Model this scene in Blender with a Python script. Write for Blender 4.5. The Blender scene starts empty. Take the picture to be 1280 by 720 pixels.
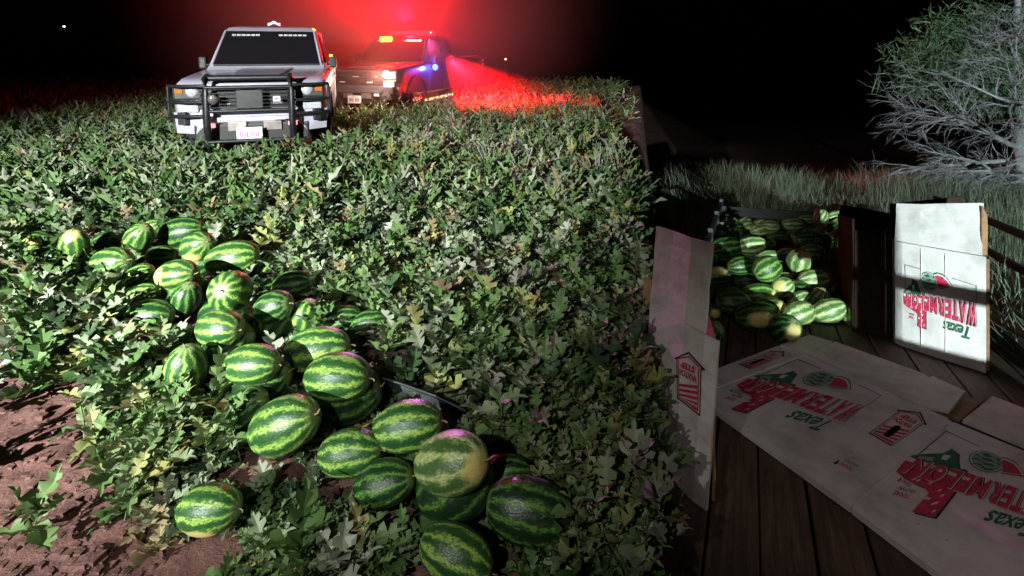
import bpy, bmesh, math, random
import numpy as np
from mathutils import Vector, Matrix, Euler

R = math.radians
random.seed(7)
rng = np.random.default_rng(11)
S = bpy.context.scene
C = S.collection

# ------------------------------------------------------------------ camera
F = 640.0; CX = 640.0; CY = 150.0; CAMZ = 1.5      # level camera, lens shifted down
cam_d = bpy.data.cameras.new('camera'); cam = bpy.data.objects.new('camera', cam_d); C.objects.link(cam)
cam_d.sensor_width = 36; cam_d.lens = 36 * F / 1280.0
cam_d.shift_x = 0.0; cam_d.shift_y = -(360 - CY) / 1280.0
cam_d.clip_start = 0.05; cam_d.clip_end = 400
cam.location = (0, 0, CAMZ); cam.rotation_euler = (R(90), 0, 0)
S.camera = cam

# ------------------------------------------------------------------ night sky
w = bpy.data.worlds.new('World'); S.world = w; w.use_nodes = True
nt = w.node_tree; bg = nt.nodes['Background']
sky = nt.nodes.new('ShaderNodeTexSky'); sky.sky_type = 'NISHITA'; sky.sun_disc = False
sky.sun_elevation = R(-4); sky.sun_rotation = R(200)
nt.links.new(sky.outputs[0], bg.inputs[0]); bg.inputs[1].default_value = 0.012
moon = bpy.data.lights.new('moon', 'SUN'); moon.energy = 0.012; moon.angle = R(0.5); moon.color = (0.75, 0.85, 1.0)
mo = bpy.data.objects.new('moon', moon); C.objects.link(mo); mo.rotation_euler = (R(38), 0, R(-40))

# ------------------------------------------------------------------ lamps out of view behind the photographer, two added as fill
def spot(name, loc, target, power, col, size, blend, rad):
    l = bpy.data.lights.new(name, 'SPOT'); l.energy = power; l.color = col
    l.spot_size = R(size); l.spot_blend = blend; l.shadow_soft_size = rad
    o = bpy.data.objects.new(name, l); C.objects.link(o); o.location = loc
    o.rotation_euler = (Vector(target) - Vector(loc)).to_track_quat('-Z', 'Y').to_euler()
    return o
def point(name, loc, power, col, rad):
    l = bpy.data.lights.new(name, 'POINT'); l.energy = power; l.color = col; l.shadow_soft_size = rad
    o = bpy.data.objects.new(name, l); C.objects.link(o); o.location = loc
    return o
spot('field_spotlight', (-4.4, -3.6, 2.6), (-3.1, 4.7, 0.72), 11500, (0.93, 1.0, 0.92), 62, 0.85, 0.04)
spot('heap_fill', (-0.9, -0.5, 1.95), (-0.45, 2.2, 0.30), 120, (1.0, 0.98, 0.88), 54, 0.9, 0.03)  # added fill lamp without a known source, brightens the heap end
spot('trailer_headlight', (0.3, -9.0, 1.30), (6.9, 9.6, 1.45), 14000, (0.82, 0.99, 1.0), 28, 0.08, 0.05)
spot('carton_fill', (0.55, -0.25, 1.95), (1.65, 2.6, 0.0), 54, (1.0, 0.89, 0.85), 40, 0.8, 0.05)  # added fill lamp without a known source, brightens the flattened carton

S.view_settings.view_transform = 'Standard'; S.view_settings.look = 'None'
S.view_settings.exposure = 0; S.view_settings.gamma = 1
S.cycles.use_denoising = True
S.cycles.max_bounces = 6; S.cycles.volume_bounces = 0; S.cycles.transparent_max_bounces = 8
S.cycles.sample_clamp_indirect = 4

# ------------------------------------------------------------------ places from pixels
SL = 0.135                                            # the field climbs away from the camera
def fz(x, y):                                         # field height
    return np.where(y < 0, 0.0, np.where(y < 22, SL * y, SL * 22 + 0.02 * (y - 22)))
def sst(a, b, t):
    t = np.clip((t - a) / (b - a), 0, 1); return t * t * (3 - 2 * t)
LOW = -0.62                                           # ground the trailer stands on
def gz(x, y):
    x = np.asarray(x, float); y = np.asarray(y, float)
    side = np.where(y > 1.45, 0.25 * y + 0.02, 0.3825)
    k = sst(0.0, 0.32, x - side)
    k = np.maximum(k, sst(-0.35, 0.0, x + 0.1) * (1 - sst(1.15, 1.5, y)) * sst(-1.6, -1.0, y - 1.7))
    return fz(x, y) * (1 - k) + LOW * k
def ray(px, py): return Vector(((px - CX) / F, 1.0, -(py - CY) / F))
def at(px, py, Y): r = ray(px, py) * Y; return Vector((r.x, r.y, CAMZ + r.z))
def on_field(px, py, up=0.0): return at(px, py, (CAMZ - up) / (SL + (py - CY) / F))
def on_deck(px, py, z=0.0): return at(px, py, (CAMZ - z) * F / (py - CY))
def to_px(x, y, z): return CX + F * x / y, CY - F * (z - CAMZ) / y

# ------------------------------------------------------------------ helpers
def link(o, parent=None):
    C.objects.link(o)
    if parent is not None: o.parent = parent
    return o
def tag(o, label=None, cat=None, group=None, kind=None):
    if label: o['label'] = label
    if cat: o['category'] = cat
    if group: o['group'] = group
    if kind: o['kind'] = kind
    return o
def thing(name, label, cat, loc=(0, 0, 0), rot=(0, 0, 0), group=None, mat=None):
    o = bpy.data.objects.new(name, None); o.empty_display_size = 0.1; link(o)
    if mat is not None: o.matrix_world = mat
    else: o.location = loc; o.rotation_euler = rot
    return tag(o, label, cat, group)
def mesh_of(name, v, f, mat=None, smooth=False):
    me = bpy.data.meshes.new(name); me.from_pydata([tuple(p) for p in v], [], f)
    if mat: me.materials.append(mat)
    if smooth: me.polygons.foreach_set('use_smooth', [True] * len(me.polygons))
    me.update(); return me
def big_mesh(name, V, faces_n, nper, mat, colors=None, smooth=False):
    """V (n,3); faces_n flat vertex index; nper verts per face (constant)."""
    me = bpy.data.meshes.new(name); me.vertices.add(len(V)); me.vertices.foreach_set('co', np.ascontiguousarray(V, np.float32).ravel())
    nl = len(faces_n); nf = nl // nper
    me.loops.add(nl); me.loops.foreach_set('vertex_index', np.ascontiguousarray(faces_n, np.int32))
    me.polygons.add(nf); me.polygons.foreach_set('loop_start', np.arange(nf, dtype=np.int32) * nper)
    if smooth: me.polygons.foreach_set('use_smooth', np.ones(nf, bool))
    if colors is not None:
        a = me.color_attributes.new('tint', 'FLOAT_COLOR', 'POINT'); a.data.foreach_set('color', np.ascontiguousarray(colors, np.float32).ravel())
    me.materials.append(mat); me.update(calc_edges=True); return me
class MB:
    def __init__(s): s.v = []; s.f = []; s.sm = []
    def add(s, v, f, sm=False):
        b = len(s.v); s.v += [Vector(p) for p in v]; s.f += [tuple(i + b for i in q) for q in f]; s.sm += [sm] * len(f); return s
    def box(s, c, d, rot=None, bev=0.0):
        bm = bmesh.new(); bmesh.ops.create_cube(bm, size=1)
        for q in bm.verts: q.co = Vector((q.co.x * d[0], q.co.y * d[1], q.co.z * d[2]))
        if bev > 0: bmesh.ops.bevel(bm, geom=bm.edges[:], offset=bev, segments=2, affect='EDGES', profile=0.6)
        bm.verts.index_update()
        m = Euler(rot).to_matrix() if rot else Matrix.Identity(3)
        s.add([m @ q.co + Vector(c) for q in bm.verts], [[x.index for x in f.verts] for f in bm.faces]); bm.free(); return s
    def tube(s, pts, r, n=8, cap=True):
        pts = [Vector(p) for p in pts]; rs = r if isinstance(r, (list, tuple)) else [r] * len(pts)
        up = Vector((0.13, 0.21, 0.97)); rings = []
        for i, p in enumerate(pts):
            d = (pts[min(i + 1, len(pts) - 1)] - pts[max(i - 1, 0)]).normalized()
            a = d.cross(up)
            if a.length < 1e-3: a = d.cross(Vector((1, 0, 0)))
            a.normalize(); b = d.cross(a)
            rings.append([p + (a * math.cos(t) + b * math.sin(t)) * rs[i] for t in [2 * math.pi * k / n for k in range(n)]])
        v = [q for g in rings for q in g]
        f = [(i * n + k, i * n + (k + 1) % n, (i + 1) * n + (k + 1) % n, (i + 1) * n + k) for i in range(len(pts) - 1) for k in range(n)]
        s.add(v, f, True)
        if cap: s.add(rings[0], [tuple(range(n))[::-1]]); s.add(rings[-1], [tuple(range(n))])
        return s
    def lathe(s, prof, c, axis='x', n=24):
        v = []; m = len(prof)
        for k in range(n):
            t = 2 * math.pi * k / n
            for (r, h) in prof:
                p = (h, r * math.cos(t), r * math.sin(t)) if axis == 'x' else ((r * math.cos(t), h, r * math.sin(t)) if axis == 'y' else (r * math.cos(t), r * math.sin(t), h))
                v.append(Vector(p) + Vector(c))
        f = [(k * m + i, ((k + 1) % n) * m + i, ((k + 1) % n) * m + i + 1, k * m + i + 1) for k in range(n) for i in range(m - 1)]
        return s.add(v, f, True)
    def prism(s, poly, off):
        """poly: 3D outline; off: extrusion vector"""
        n = len(poly); off = Vector(off); v = [Vector(p) for p in poly] + [Vector(p) + off for p in poly]
        f = [tuple(range(n))[::-1], tuple(range(n, 2 * n))] + [(i, (i + 1) % n, n + (i + 1) % n, n + i) for i in range(n)]
        return s.add(v, f)
    def loft(s, rings, close=True, cap=True, sm=True):
        n = len(rings[0]); v = [q for g in rings for q in g]
        f = [(i * n + k, i * n + (k + 1) % n, (i + 1) * n + (k + 1) % n, (i + 1) * n + k) for i in range(len(rings) - 1) for k in range(n if close else n - 1)]
        s.add(v, f, sm)
        if cap: s.add(rings[0], [tuple(range(n))[::-1]]); s.add(rings[-1], [tuple(range(n))])
        return s
    def build(s, name, mat, parent=None):
        me = bpy.data.meshes.new(name); me.from_pydata([tuple(p) for p in s.v], [], s.f)
        bm = bmesh.new(); bm.from_mesh(me); bmesh.ops.recalc_face_normals(bm, faces=bm.faces[:]); bm.to_mesh(me); bm.free()
        me.polygons.foreach_set('use_smooth', s.sm); me.materials.append(mat); me.update()
        return link(bpy.data.objects.new(name, me), parent)

# ------------------------------------------------------------------ materials
def new_mat(name):
    m = bpy.data.materials.new(name); m.use_nodes = True
    return m, m.node_tree, m.node_tree.nodes['Principled BSDF']
def N(t, typ, **k):
    n = t.nodes.new(typ)
    for a, b in k.items(): setattr(n, a, b)
    return n
def ramp(t, stops):
    r = N(t, 'ShaderNodeValToRGB'); e = r.color_ramp.elements
    while len(e) < len(stops): e.new(0.5)
    for q, (p, c) in zip(e, stops): q.position = p; q.color = (*c, 1)
    return r
def math_n(t, op, a, b=None, clamp=False):
    n = N(t, 'ShaderNodeMath', operation=op, use_clamp=clamp)
    for i, q in enumerate((a, b)):
        if q is None: continue
        if isinstance(q, (int, float)): n.inputs[i].default_value = q
        else: t.links.new(q, n.inputs[i])
    return n.outputs[0]
def mix_c(t, fac, a, b, mode='MIX'):
    n = N(t, 'ShaderNodeMix', data_type='RGBA', blend_type=mode)
    for i, q in ((0, fac), (6, a), (7, b)):
        if isinstance(q, (int, float)): n.inputs[i].default_value = q
        elif isinstance(q, tuple): n.inputs[i].default_value = (*q, 1)
        else: t.links.new(q, n.inputs[i])
    return n.outputs[2]
def plain(name, col, rough=0.5, metal=0.0, var=0.25, scale=8.0, bump=0.0, spec=0.5, bscale=None, coat=0.0):
    m, t, b = new_mat(name)
    tc = N(t, 'ShaderNodeTexCoord'); no = N(t, 'ShaderNodeTexNoise'); no.inputs['Scale'].default_value = scale; no.inputs['Detail'].default_value = 6
    t.links.new(tc.outputs['Object'], no.inputs['Vector'])
    r = ramp(t, [(0.3, tuple(c * (1 - var) for c in col)), (0.7, tuple(min(1, c * (1 + var)) for c in col))])
    t.links.new(no.outputs[0], r.inputs[0]); t.links.new(r.outputs[0], b.inputs['Base Color'])
    rr = math_n(t, 'ADD', math_n(t, 'MULTIPLY', no.outputs[0], 0.25), rough - 0.12); t.links.new(rr, b.inputs['Roughness'])
    b.inputs['Metallic'].default_value = metal; b.inputs['Specular IOR Level'].default_value = spec
    b.inputs['Coat Weight'].default_value = coat; b.inputs['Coat Roughness'].default_value = 0.08
    if bump:
        n2 = N(t, 'ShaderNodeTexNoise'); n2.inputs['Scale'].default_value = bscale or scale * 5; n2.inputs['Detail'].default_value = 5
        t.links.new(tc.outputs['Object'], n2.inputs['Vector'])
        bp = N(t, 'ShaderNodeBump'); bp.inputs['Strength'].default_value = bump; bp.inputs['Distance'].default_value = 0.01
        t.links.new(n2.outputs[0], bp.inputs['Height']); t.links.new(bp.outputs[0], b.inputs['Normal'])
    return m
def glow(name, col, st):
    m, t, b = new_mat(name); b.inputs['Base Color'].default_value = (*col, 1)
    b.inputs['Emission Color'].default_value = (*col, 1); b.inputs['Emission Strength'].default_value = st
    b.inputs['Roughness'].default_value = 0.2; return m

M = {}
M['paint_white'] = plain('white_paint', (0.43, 0.40, 0.52), 0.32, 0, 0.14, 3, 0, 0.5, None, 0.6)  # violet cast of the light is mixed into the white
M['paint_dark'] = plain('dark_paint', (0.035, 0.035, 0.045), 0.35, 0, 0.2, 3, 0, 0.5, None, 0.6)
M['black'] = plain('black_plastic', (0.012, 0.012, 0.014), 0.5, 0, 0.3, 20, 0.15)
M['black_metal'] = plain('black_steel', (0.018, 0.018, 0.022), 0.42, 0.3, 0.3, 20)
M['chrome'] = plain('chrome', (0.55, 0.55, 0.58), 0.22, 1.0, 0.1)
M['rubber'] = plain('rubber', (0.02, 0.02, 0.02), 0.85, 0, 0.3, 30, 0.3)
M['lens'] = plain('lamp_lens', (0.62, 0.62, 0.70), 0.12, 0.35, 0.2, 30, 0, 0.8)
M['amber_off'] = plain('amber_lens', (0.5, 0.13, 0.02), 0.2, 0, 0.2)
M['red_lens'] = plain('red_lens', (0.45, 0.02, 0.02), 0.2, 0, 0.2)
M['plate'] = plain('plate_white', (0.78, 0.74, 0.80), 0.4, 0, 0.05)
M['plate_ink'] = plain('plate_ink', (0.30, 0.10, 0.30), 0.5, 0, 0.3, 60)
M['strip_white'] = plain('light_strip_lens', (0.72, 0.70, 0.74), 0.25, 0, 0.3, 60)
M['gold'] = plain('badge_metal', (0.30, 0.26, 0.26), 0.35, 0.8, 0.2)
M['g_white'] = glow('lit_headlamp', (1.0, 0.86, 0.62), 30)
M['g_amber'] = glow('lit_amber', (1.0, 0.42, 0.03), 10)
M['g_yellow'] = glow('lit_yellow', (1.0, 0.50, 0.10), 12)
M['g_blue'] = glow('lit_blue', (0.02, 0.06, 1.0), 18)
M['g_red'] = glow('lit_red', (1.0, 0.02, 0.03), 3)
M['g_redhot'] = glow('lit_red_strip', (1.0, 0.22, 0.08), 9)
M['g_marker'] = glow('lit_marker', (1.0, 0.04, 0.10), 0.9)
M['g_far'] = glow('far_lamp', (1.0, 0.9, 0.8), 5)
M['g_fogpink'] = glow('lit_marker_pink', (1.0, 0.40, 0.42), 1.6)
# glass: dark tinted
m, t, b = new_mat('glass'); b.inputs['Base Color'].default_value = (0.012, 0.010, 0.014, 1); b.inputs['Roughness'].default_value = 0.06
b.inputs['Specular IOR Level'].default_value = 0.6; M['glass'] = m
M['steel'] = plain('trailer_steel', (0.035, 0.035, 0.04), 0.55, 0.4, 0.4, 12, 0.2)
M['kraft'] = plain('kraft_board', (0.30, 0.17, 0.09), 0.85, 0, 0.2, 30, 0.15, 0.2)
M['bark'] = plain('bark', (0.36, 0.37, 0.38), 0.85, 0, 0.3, 14, 0.5, 0.2)
M['dry'] = plain('dry_stalk', (0.30, 0.26, 0.24), 0.85, 0, 0.3, 14, 0, 0.2)
M['stem'] = plain('vine_stem', (0.10, 0.15, 0.05), 0.7, 0, 0.3, 20)
M['peduncle'] = plain('dry_peduncle', (0.22, 0.17, 0.08), 0.8, 0, 0.3, 40)
M['drip'] = plain('grey_plastic_sheet', (0.10, 0.11, 0.13), 0.35, 0, 0.4, 18, 0.2)
M['ink_red'] = plain('red_ink', (0.52, 0.035, 0.085), 0.75, 0, 0.25, 30, 0, 0.2)
M['ink_green'] = plain('green_ink', (0.035, 0.13, 0.075), 0.75, 0, 0.25, 30, 0, 0.2)
M['ink_black'] = plain('black_ink', (0.02, 0.022, 0.024), 0.75, 0, 0.3, 30, 0, 0.2)
M['ink_pale'] = plain('pale_green_ink', (0.24, 0.33, 0.27), 0.75, 0, 0.2, 30, 0, 0.2)
M['ink_pink'] = plain('pale_red_ink', (0.60, 0.20, 0.24), 0.75, 0, 0.2, 60, 0, 0.2)
M['ink_white'] = plain('white_ink', (0.66, 0.63, 0.60), 0.8, 0, 0.05, 30, 0, 0.2)
M['hole'] = plain('hole_dark', (0.006, 0.005, 0.005), 0.9, 0, 0.2, 30, 0, 0.0)

# cardboard: white clay-coated board with scuffs and soft dents
m, t, b = new_mat('white_board'); tc = N(t, 'ShaderNodeTexCoord')
n1 = N(t, 'ShaderNodeTexNoise'); n1.inputs['Scale'].default_value = 5; n1.inputs['Detail'].default_value = 8; n1.inputs['Roughness'].default_value = 0.65
n2 = N(t, 'ShaderNodeTexNoise'); n2.inputs['Scale'].default_value = 42; n2.inputs['Detail'].default_value = 6
for n in (n1, n2): t.links.new(tc.outputs['Object'], n.inputs['Vector'])
r1 = ramp(t, [(0.30, (0.44, 0.40, 0.37)), (0.52, (0.66, 0.625, 0.60)), (0.75, (0.72, 0.69, 0.665))]); t.links.new(n1.outputs[0], r1.inputs[0])
r2 = ramp(t, [(0.66, (0, 0, 0)), (0.74, (1, 1, 1))]); t.links.new(n2.outputs[0], r2.inputs[0])
t.links.new(mix_c(t, math_n(t, 'MULTIPLY', r2.outputs[0], 0.45), r1.outputs[0], (0.36, 0.27, 0.2)), b.inputs['Base Color'])
b.inputs['Roughness'].default_value = 0.72; b.inputs['Specular IOR Level'].default_value = 0.25
bp = N(t, 'ShaderNodeBump'); bp.inputs['Strength'].default_value = 0.35; bp.inputs['Distance'].default_value = 0.02
t.links.new(n1.outputs[0], bp.inputs['Height']); t.links.new(bp.outputs[0], b.inputs['Normal']); M['board'] = m

# watermelon rind: jagged stripes run from pole to pole, object property 'spot' places the ground spot
def melon_mat(name, dark, mid, light, nst):
    m, t, b = new_mat(name); L = t.links.new
    tc = N(t, 'ShaderNodeTexCoord'); oi = N(t, 'ShaderNodeObjectInfo')
    sep = N(t, 'ShaderNodeSeparateXYZ'); L(tc.outputs['Object'], sep.inputs[0])
    off = N(t, 'ShaderNodeVectorMath', operation='MULTIPLY_ADD'); off.inputs[1].default_value = (1, 1, 1)
    L(tc.outputs['Object'], off.inputs[0]); comb = N(t, 'ShaderNodeCombineXYZ')
    for i in range(3): L(math_n(t, 'MULTIPLY', oi.outputs['Random'], 37.0 + 11 * i), comb.inputs[i])
    L(comb.outputs[0], off.inputs[2])
    sq = N(t, 'ShaderNodeVectorMath', operation='MULTIPLY'); L(off.outputs[0], sq.inputs[0]); sq.inputs[1].default_value = (1, 1, 0.8)
    na = N(t, 'ShaderNodeTexNoise'); na.inputs['Scale'].default_value = 3.2; na.inputs['Detail'].default_value = 7; na.inputs['Roughness'].default_value = 0.72
    L(sq.outputs[0], na.inputs['Vector'])
    nb = N(t, 'ShaderNodeTexNoise'); nb.inputs['Scale'].default_value = 15; nb.inputs['Detail'].default_value = 5; L(sq.outputs[0], nb.inputs['Vector'])
    ang = math_n(t, 'ARCTAN2', sep.outputs[1], sep.outputs[0])
    ph = math_n(t, 'ADD', math_n(t, 'MULTIPLY', ang, nst), math_n(t, 'MULTIPLY', oi.outputs['Random'], 20.0))
    s = math_n(t, 'SINE', math_n(t, 'ADD', ph, math_n(t, 'MULTIPLY', math_n(t, 'SUBTRACT', na.outputs[0], 0.5), 8.5)))
    s = math_n(t, 'ADD', s, math_n(t, 'MULTIPLY', math_n(t, 'SUBTRACT', nb.outputs[0], 0.5), 3.0))
    rr = ramp(t, [(0.25, dark), (0.55, mid), (0.76, light), (0.95, tuple(min(1, c * 1.25) for c in light))])
    L(math_n(t, 'ADD', math_n(t, 'MULTIPLY', s, 0.30), 0.45), rr.inputs[0])
    col = rr.outputs[0]
    # fine veins
    vo = N(t, 'ShaderNodeTexVoronoi', feature='DISTANCE_TO_EDGE'); vo.inputs['Scale'].default_value = 9; L(sq.outputs[0], vo.inputs['Vector'])
    rv = ramp(t, [(0.0, (1, 1, 1)), (0.10, (0, 0, 0))]); L(vo.outputs[0], rv.inputs[0])
    col = mix_c(t, math_n(t, 'MULTIPLY', rv.outputs[0], 0.30), col, dark)
    # paler toward the ends
    hz = math_n(t, 'ABSOLUTE', sep.outputs[2])
    re = ramp(t, [(0.88, (0, 0, 0)), (1.0, (1, 1, 1))]); L(hz, re.inputs[0])
    col = mix_c(t, math_n(t, 'MULTIPLY', re.outputs[0], 0.75), col, (0.30, 0.38, 0.16))
    # ground spot
    at_ = N(t, 'ShaderNodeAttribute', attribute_type='OBJECT', attribute_name='spot')
    dn = N(t, 'ShaderNodeVectorMath', operation='DOT_PRODUCT'); nn = N(t, 'ShaderNodeVectorMath', operation='NORMALIZE'); L(tc.outputs['Object'], nn.inputs[0])
    L(nn.outputs[0], dn.inputs[0]); L(at_.outputs['Vector'], dn.inputs[1])
    rs = ramp(t, [(0.80, (0, 0, 0)), (0.93, (1, 1, 1))]); L(math_n(t, 'ADD', dn.outputs['Value'], math_n(t, 'MULTIPLY', math_n(t, 'SUBTRACT', na.outputs[0], 0.5), 0.32)), rs.inputs[0])
    sp = ramp(t, [(0.35, (0.62, 0.50, 0.12)), (0.7, (0.70, 0.60, 0.30))]); L(nb.outputs[0], sp.inputs[0])
    col = mix_c(t, rs.outputs[0], col, sp.outputs[0])
    # dust and scuffs
    nd = N(t, 'ShaderNodeTexNoise'); nd.inputs['Scale'].default_value = 2.1; nd.inputs['Detail'].default_value = 9; nd.inputs['Roughness'].default_value = 0.75; L(off.outputs[0], nd.inputs['Vector'])
    rd = ramp(t, [(0.56, (0, 0, 0)), (0.78, (1, 1, 1))]); L(nd.outputs[0], rd.inputs[0])
    col = mix_c(t, math_n(t, 'MULTIPLY', rd.outputs[0], 0.35), col, (0.24, 0.17, 0.12))
    L(col, b.inputs['Base Color'])
    L(math_n(t, 'ADD', math_n(t, 'MULTIPLY', nd.outputs[0], 0.35), 0.20), b.inputs['Roughness'])
    b.inputs['Specular IOR Level'].default_value = 0.5
    bp = N(t, 'ShaderNodeBump'); bp.inputs['Strength'].default_value = 0.12; bp.inputs['Distance'].default_value = 0.05
    L(nb.outputs[0], bp.inputs['Height']); L(bp.outputs[0], b.inputs['Normal'])
    return m
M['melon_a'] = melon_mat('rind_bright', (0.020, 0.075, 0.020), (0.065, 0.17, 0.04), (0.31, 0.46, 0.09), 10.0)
M['melon_b'] = melon_mat('rind_shaded', (0.010, 0.032, 0.012), (0.025, 0.085, 0.022), (0.12, 0.25, 0.045), 11.0)  # darker copy: shade on the melons is put into the rind colour
M['melon_c'] = melon_mat('rind_lit', (0.07, 0.16, 0.045), (0.26, 0.38, 0.12), (0.58, 0.66, 0.30), 9.0)  # paler copy: lamp light on the melons is put into the rind colour

# leaves: tint comes from a per-leaf colour
def leaf_mat(name, use_attr, cols=None):
    m, t, b = new_mat(name); L = t.links.new
    tc = N(t, 'ShaderNodeTexCoord'); no = N(t, 'ShaderNodeTexNoise'); no.inputs['Scale'].default_value = 9; no.inputs['Detail'].default_value = 4
    L(tc.outputs['Object'], no.inputs['Vector'])
    if use_attr:
        a = N(t, 'ShaderNodeVertexColor', layer_name='tint'); base = a.outputs[0]
    else:
        oi = N(t, 'ShaderNodeObjectInfo'); r = ramp(t, cols); L(oi.outputs['Random'], r.inputs[0]); base = r.outputs[0]
    col = mix_c(t, math_n(t, 'MULTIPLY', no.outputs[0], 0.45), base, (0.30, 0.33, 0.16), 'MULTIPLY')
    L(col, b.inputs['Base Color']); b.inputs['Roughness'].default_value = 0.55; b.inputs['Specular IOR Level'].default_value = 0.35
    tr = N(t, 'ShaderNodeBsdfTranslucent'); L(col, tr.inputs[0])
    mx = N(t, 'ShaderNodeMixShader'); mx.inputs[0].default_value = 0.22
    L(b.outputs[0], mx.inputs[1]); L(tr.outputs[0], mx.inputs[2]); L(mx.outputs[0], t.nodes['Material Output'].inputs[0])
    return m
M['leaf'] = leaf_mat('leaf_mass', True)
M['leaf_one'] = leaf_mat('leaf_single', False, [(0.0, (0.10, 0.19, 0.06)), (0.35, (0.17, 0.26, 0.10)), (0.65, (0.24, 0.30, 0.19)), (0.88, (0.30, 0.34, 0.14)), (1.0, (0.36, 0.30, 0.13))])

# ground
m, t, b = new_mat('red_soil'); L = t.links.new
tc = N(t, 'ShaderNodeTexCoord')
n1 = N(t, 'ShaderNodeTexNoise'); n1.inputs['Scale'].default_value = 2.2; n1.inputs['Detail'].default_value = 10; n1.inputs['Roughness'].default_value = 0.7
n2 = N(t, 'ShaderNodeTexNoise'); n2.inputs['Scale'].default_value = 26; n2.inputs['Detail'].default_value = 10; n2.inputs['Roughness'].default_value = 0.75
vo = N(t, 'ShaderNodeTexVoronoi'); vo.inputs['Scale'].default_value = 16
for n in (n1, n2, vo): L(tc.outputs['Object'], n.inputs['Vector'])
r = ramp(t, [(0.3, (0.14, 0.068, 0.062)), (0.55, (0.27, 0.135, 0.122)), (0.75, (0.36, 0.20, 0.175))]); L(n1.outputs[0], r.inputs[0])
r2 = ramp(t, [(0.35, (0.45, 0.45, 0.45)), (0.65, (1, 1, 1))]); L(n2.outputs[0], r2.inputs[0])
L(mix_c(t, 0.75, r.outputs[0], r2.outputs[0], 'MULTIPLY'), b.inputs['Base Color'])
b.inputs['Roughness'].default_value = 0.95; b.inputs['Specular IOR Level'].default_value = 0.15
h = math_n(t, 'ADD', math_n(t, 'MULTIPLY', n2.outputs[0], 1.0), math_n(t, 'MULTIPLY', vo.outputs[0], -0.6))
bp = N(t, 'ShaderNodeBump'); bp.inputs['Strength'].default_value = 0.9; bp.inputs['Distance'].default_value = 0.035
L(h, bp.inputs['Height']); L(bp.outputs[0], b.inputs['Normal']); M['soil'] = m

# planks
m, t, b = new_mat('old_planks'); L = t.links.new
tc = N(t, 'ShaderNodeTexCoord'); oi = N(t, 'ShaderNodeObjectInfo')
mp = N(t, 'ShaderNodeMapping'); mp.inputs['Scale'].default_value = (14, 0.9, 14); L(tc.outputs['Object'], mp.inputs[0])
va = N(t, 'ShaderNodeVectorMath', operation='ADD'); L(mp.outputs[0], va.inputs[0]); cb = N(t, 'ShaderNodeCombineXYZ')
L(math_n(t, 'MULTIPLY', oi.outputs['Random'], 90.0), cb.inputs[1]); L(math_n(t, 'MULTIPLY', oi.outputs['Random'], 51.0), cb.inputs[0]); L(cb.outputs[0], va.inputs[1])
no = N(t, 'ShaderNodeTexNoise'); no.inputs['Scale'].default_value = 3.0; no.inputs['Detail'].default_value = 9; no.inputs['Roughness'].default_value = 0.7; L(va.outputs[0], no.inputs['Vector'])
r = ramp(t, [(0.28, (0.028, 0.017, 0.012)), (0.5, (0.085, 0.052, 0.036)), (0.72, (0.15, 0.095, 0.068))]); L(no.outputs[0], r.inputs[0])
L(mix_c(t, 0.6, r.outputs[0], mix_c(t, oi.outputs['Random'], (0.55, 0.55, 0.55), (1.2, 1.1, 1.05)), 'MULTIPLY'), b.inputs['Base Color'])
b.inputs['Roughness'].default_value = 0.7; bp = N(t, 'ShaderNodeBump'); bp.inputs['Strength'].default_value = 0.5; bp.inputs['Distance'].default_value = 0.01
L(no.outputs[0], bp.inputs['Height']); L(bp.outputs[0], b.inputs['Normal']); M['plank'] = m

# dust hanging round the second pickup
m = bpy.data.materials.new('dust_air'); m.use_nodes = True; t = m.node_tree; t.nodes.clear()
o_ = N(t, 'ShaderNodeOutputMaterial'); pv = N(t, 'ShaderNodeVolumePrincipled'); pv.inputs['Color'].default_value = (0.92, 0.26, 0.26, 1)
tc = N(t, 'ShaderNodeTexCoord'); ln_ = N(t, 'ShaderNodeVectorMath', operation='LENGTH'); t.links.new(tc.outputs['Object'], ln_.inputs[0])
fo = math_n(t, 'POWER', math_n(t, 'SUBTRACT', 1.0, ln_.outputs['Value'], True), 2.0); dn_ = N(t, 'ShaderNodeTexNoise'); dn_.inputs['Scale'].default_value = 2.2; dn_.inputs['Detail'].default_value = 3
t.links.new(tc.outputs['Object'], dn_.inputs['Vector'])
t.links.new(math_n(t, 'MULTIPLY', math_n(t, 'MULTIPLY', fo, math_n(t, 'ADD', dn_.outputs[0], 0.35)), 0.55), pv.inputs['Density']); t.links.new(pv.outputs[0], o_.inputs['Volume']); M['dust'] = m

# ------------------------------------------------------------------ the ground sheet
def grid_axis(segs):
    out = []
    for a, b_, n in segs: out += list(np.linspace(a, b_, n, endpoint=False))
    return np.array(out + [segs[-1][1]])
gx = grid_axis([(-120, -12, 14), (-12, -4, 24), (-4, -2.4, 22), (-2.4, 1.2, 130), (1.2, 12, 50), (12, 120, 14)])
gy = grid_axis([(-14, 0, 16), (0, 1.2, 12), (1.2, 3.4, 84), (3.4, 8, 70), (8, 22, 50), (22, 200, 20)])
GX, GY = np.meshgrid(gx, gy)
def vnoise(x, y, s, seed):
    r_ = np.random.default_rng(seed); tab = r_.random((64, 64))
    x = x * s; y = y * s; xi = np.floor(x).astype(int); yi = np.floor(y).astype(int); fx = x - xi; fy = y - yi
    fx = fx * fx * (3 - 2 * fx); fy = fy * fy * (3 - 2 * fy); g = lambda a, b: tab[a % 64, b % 64]
    return (g(xi, yi) * (1 - fx) + g(xi + 1, yi) * fx) * (1 - fy) + (g(xi, yi + 1) * (1 - fx) + g(xi + 1, yi + 1) * fx) * fy - 0.5
def rough(x, y): return 0.05 * vnoise(x, y, 2.2, 1) + 0.035 * vnoise(x, y, 7, 2) + 0.022 * vnoise(x, y, 17, 3)
GZ = gz(GX, GY) + rough(GX, GY) - 0.02
nx, ny = len(gx), len(gy)
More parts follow.
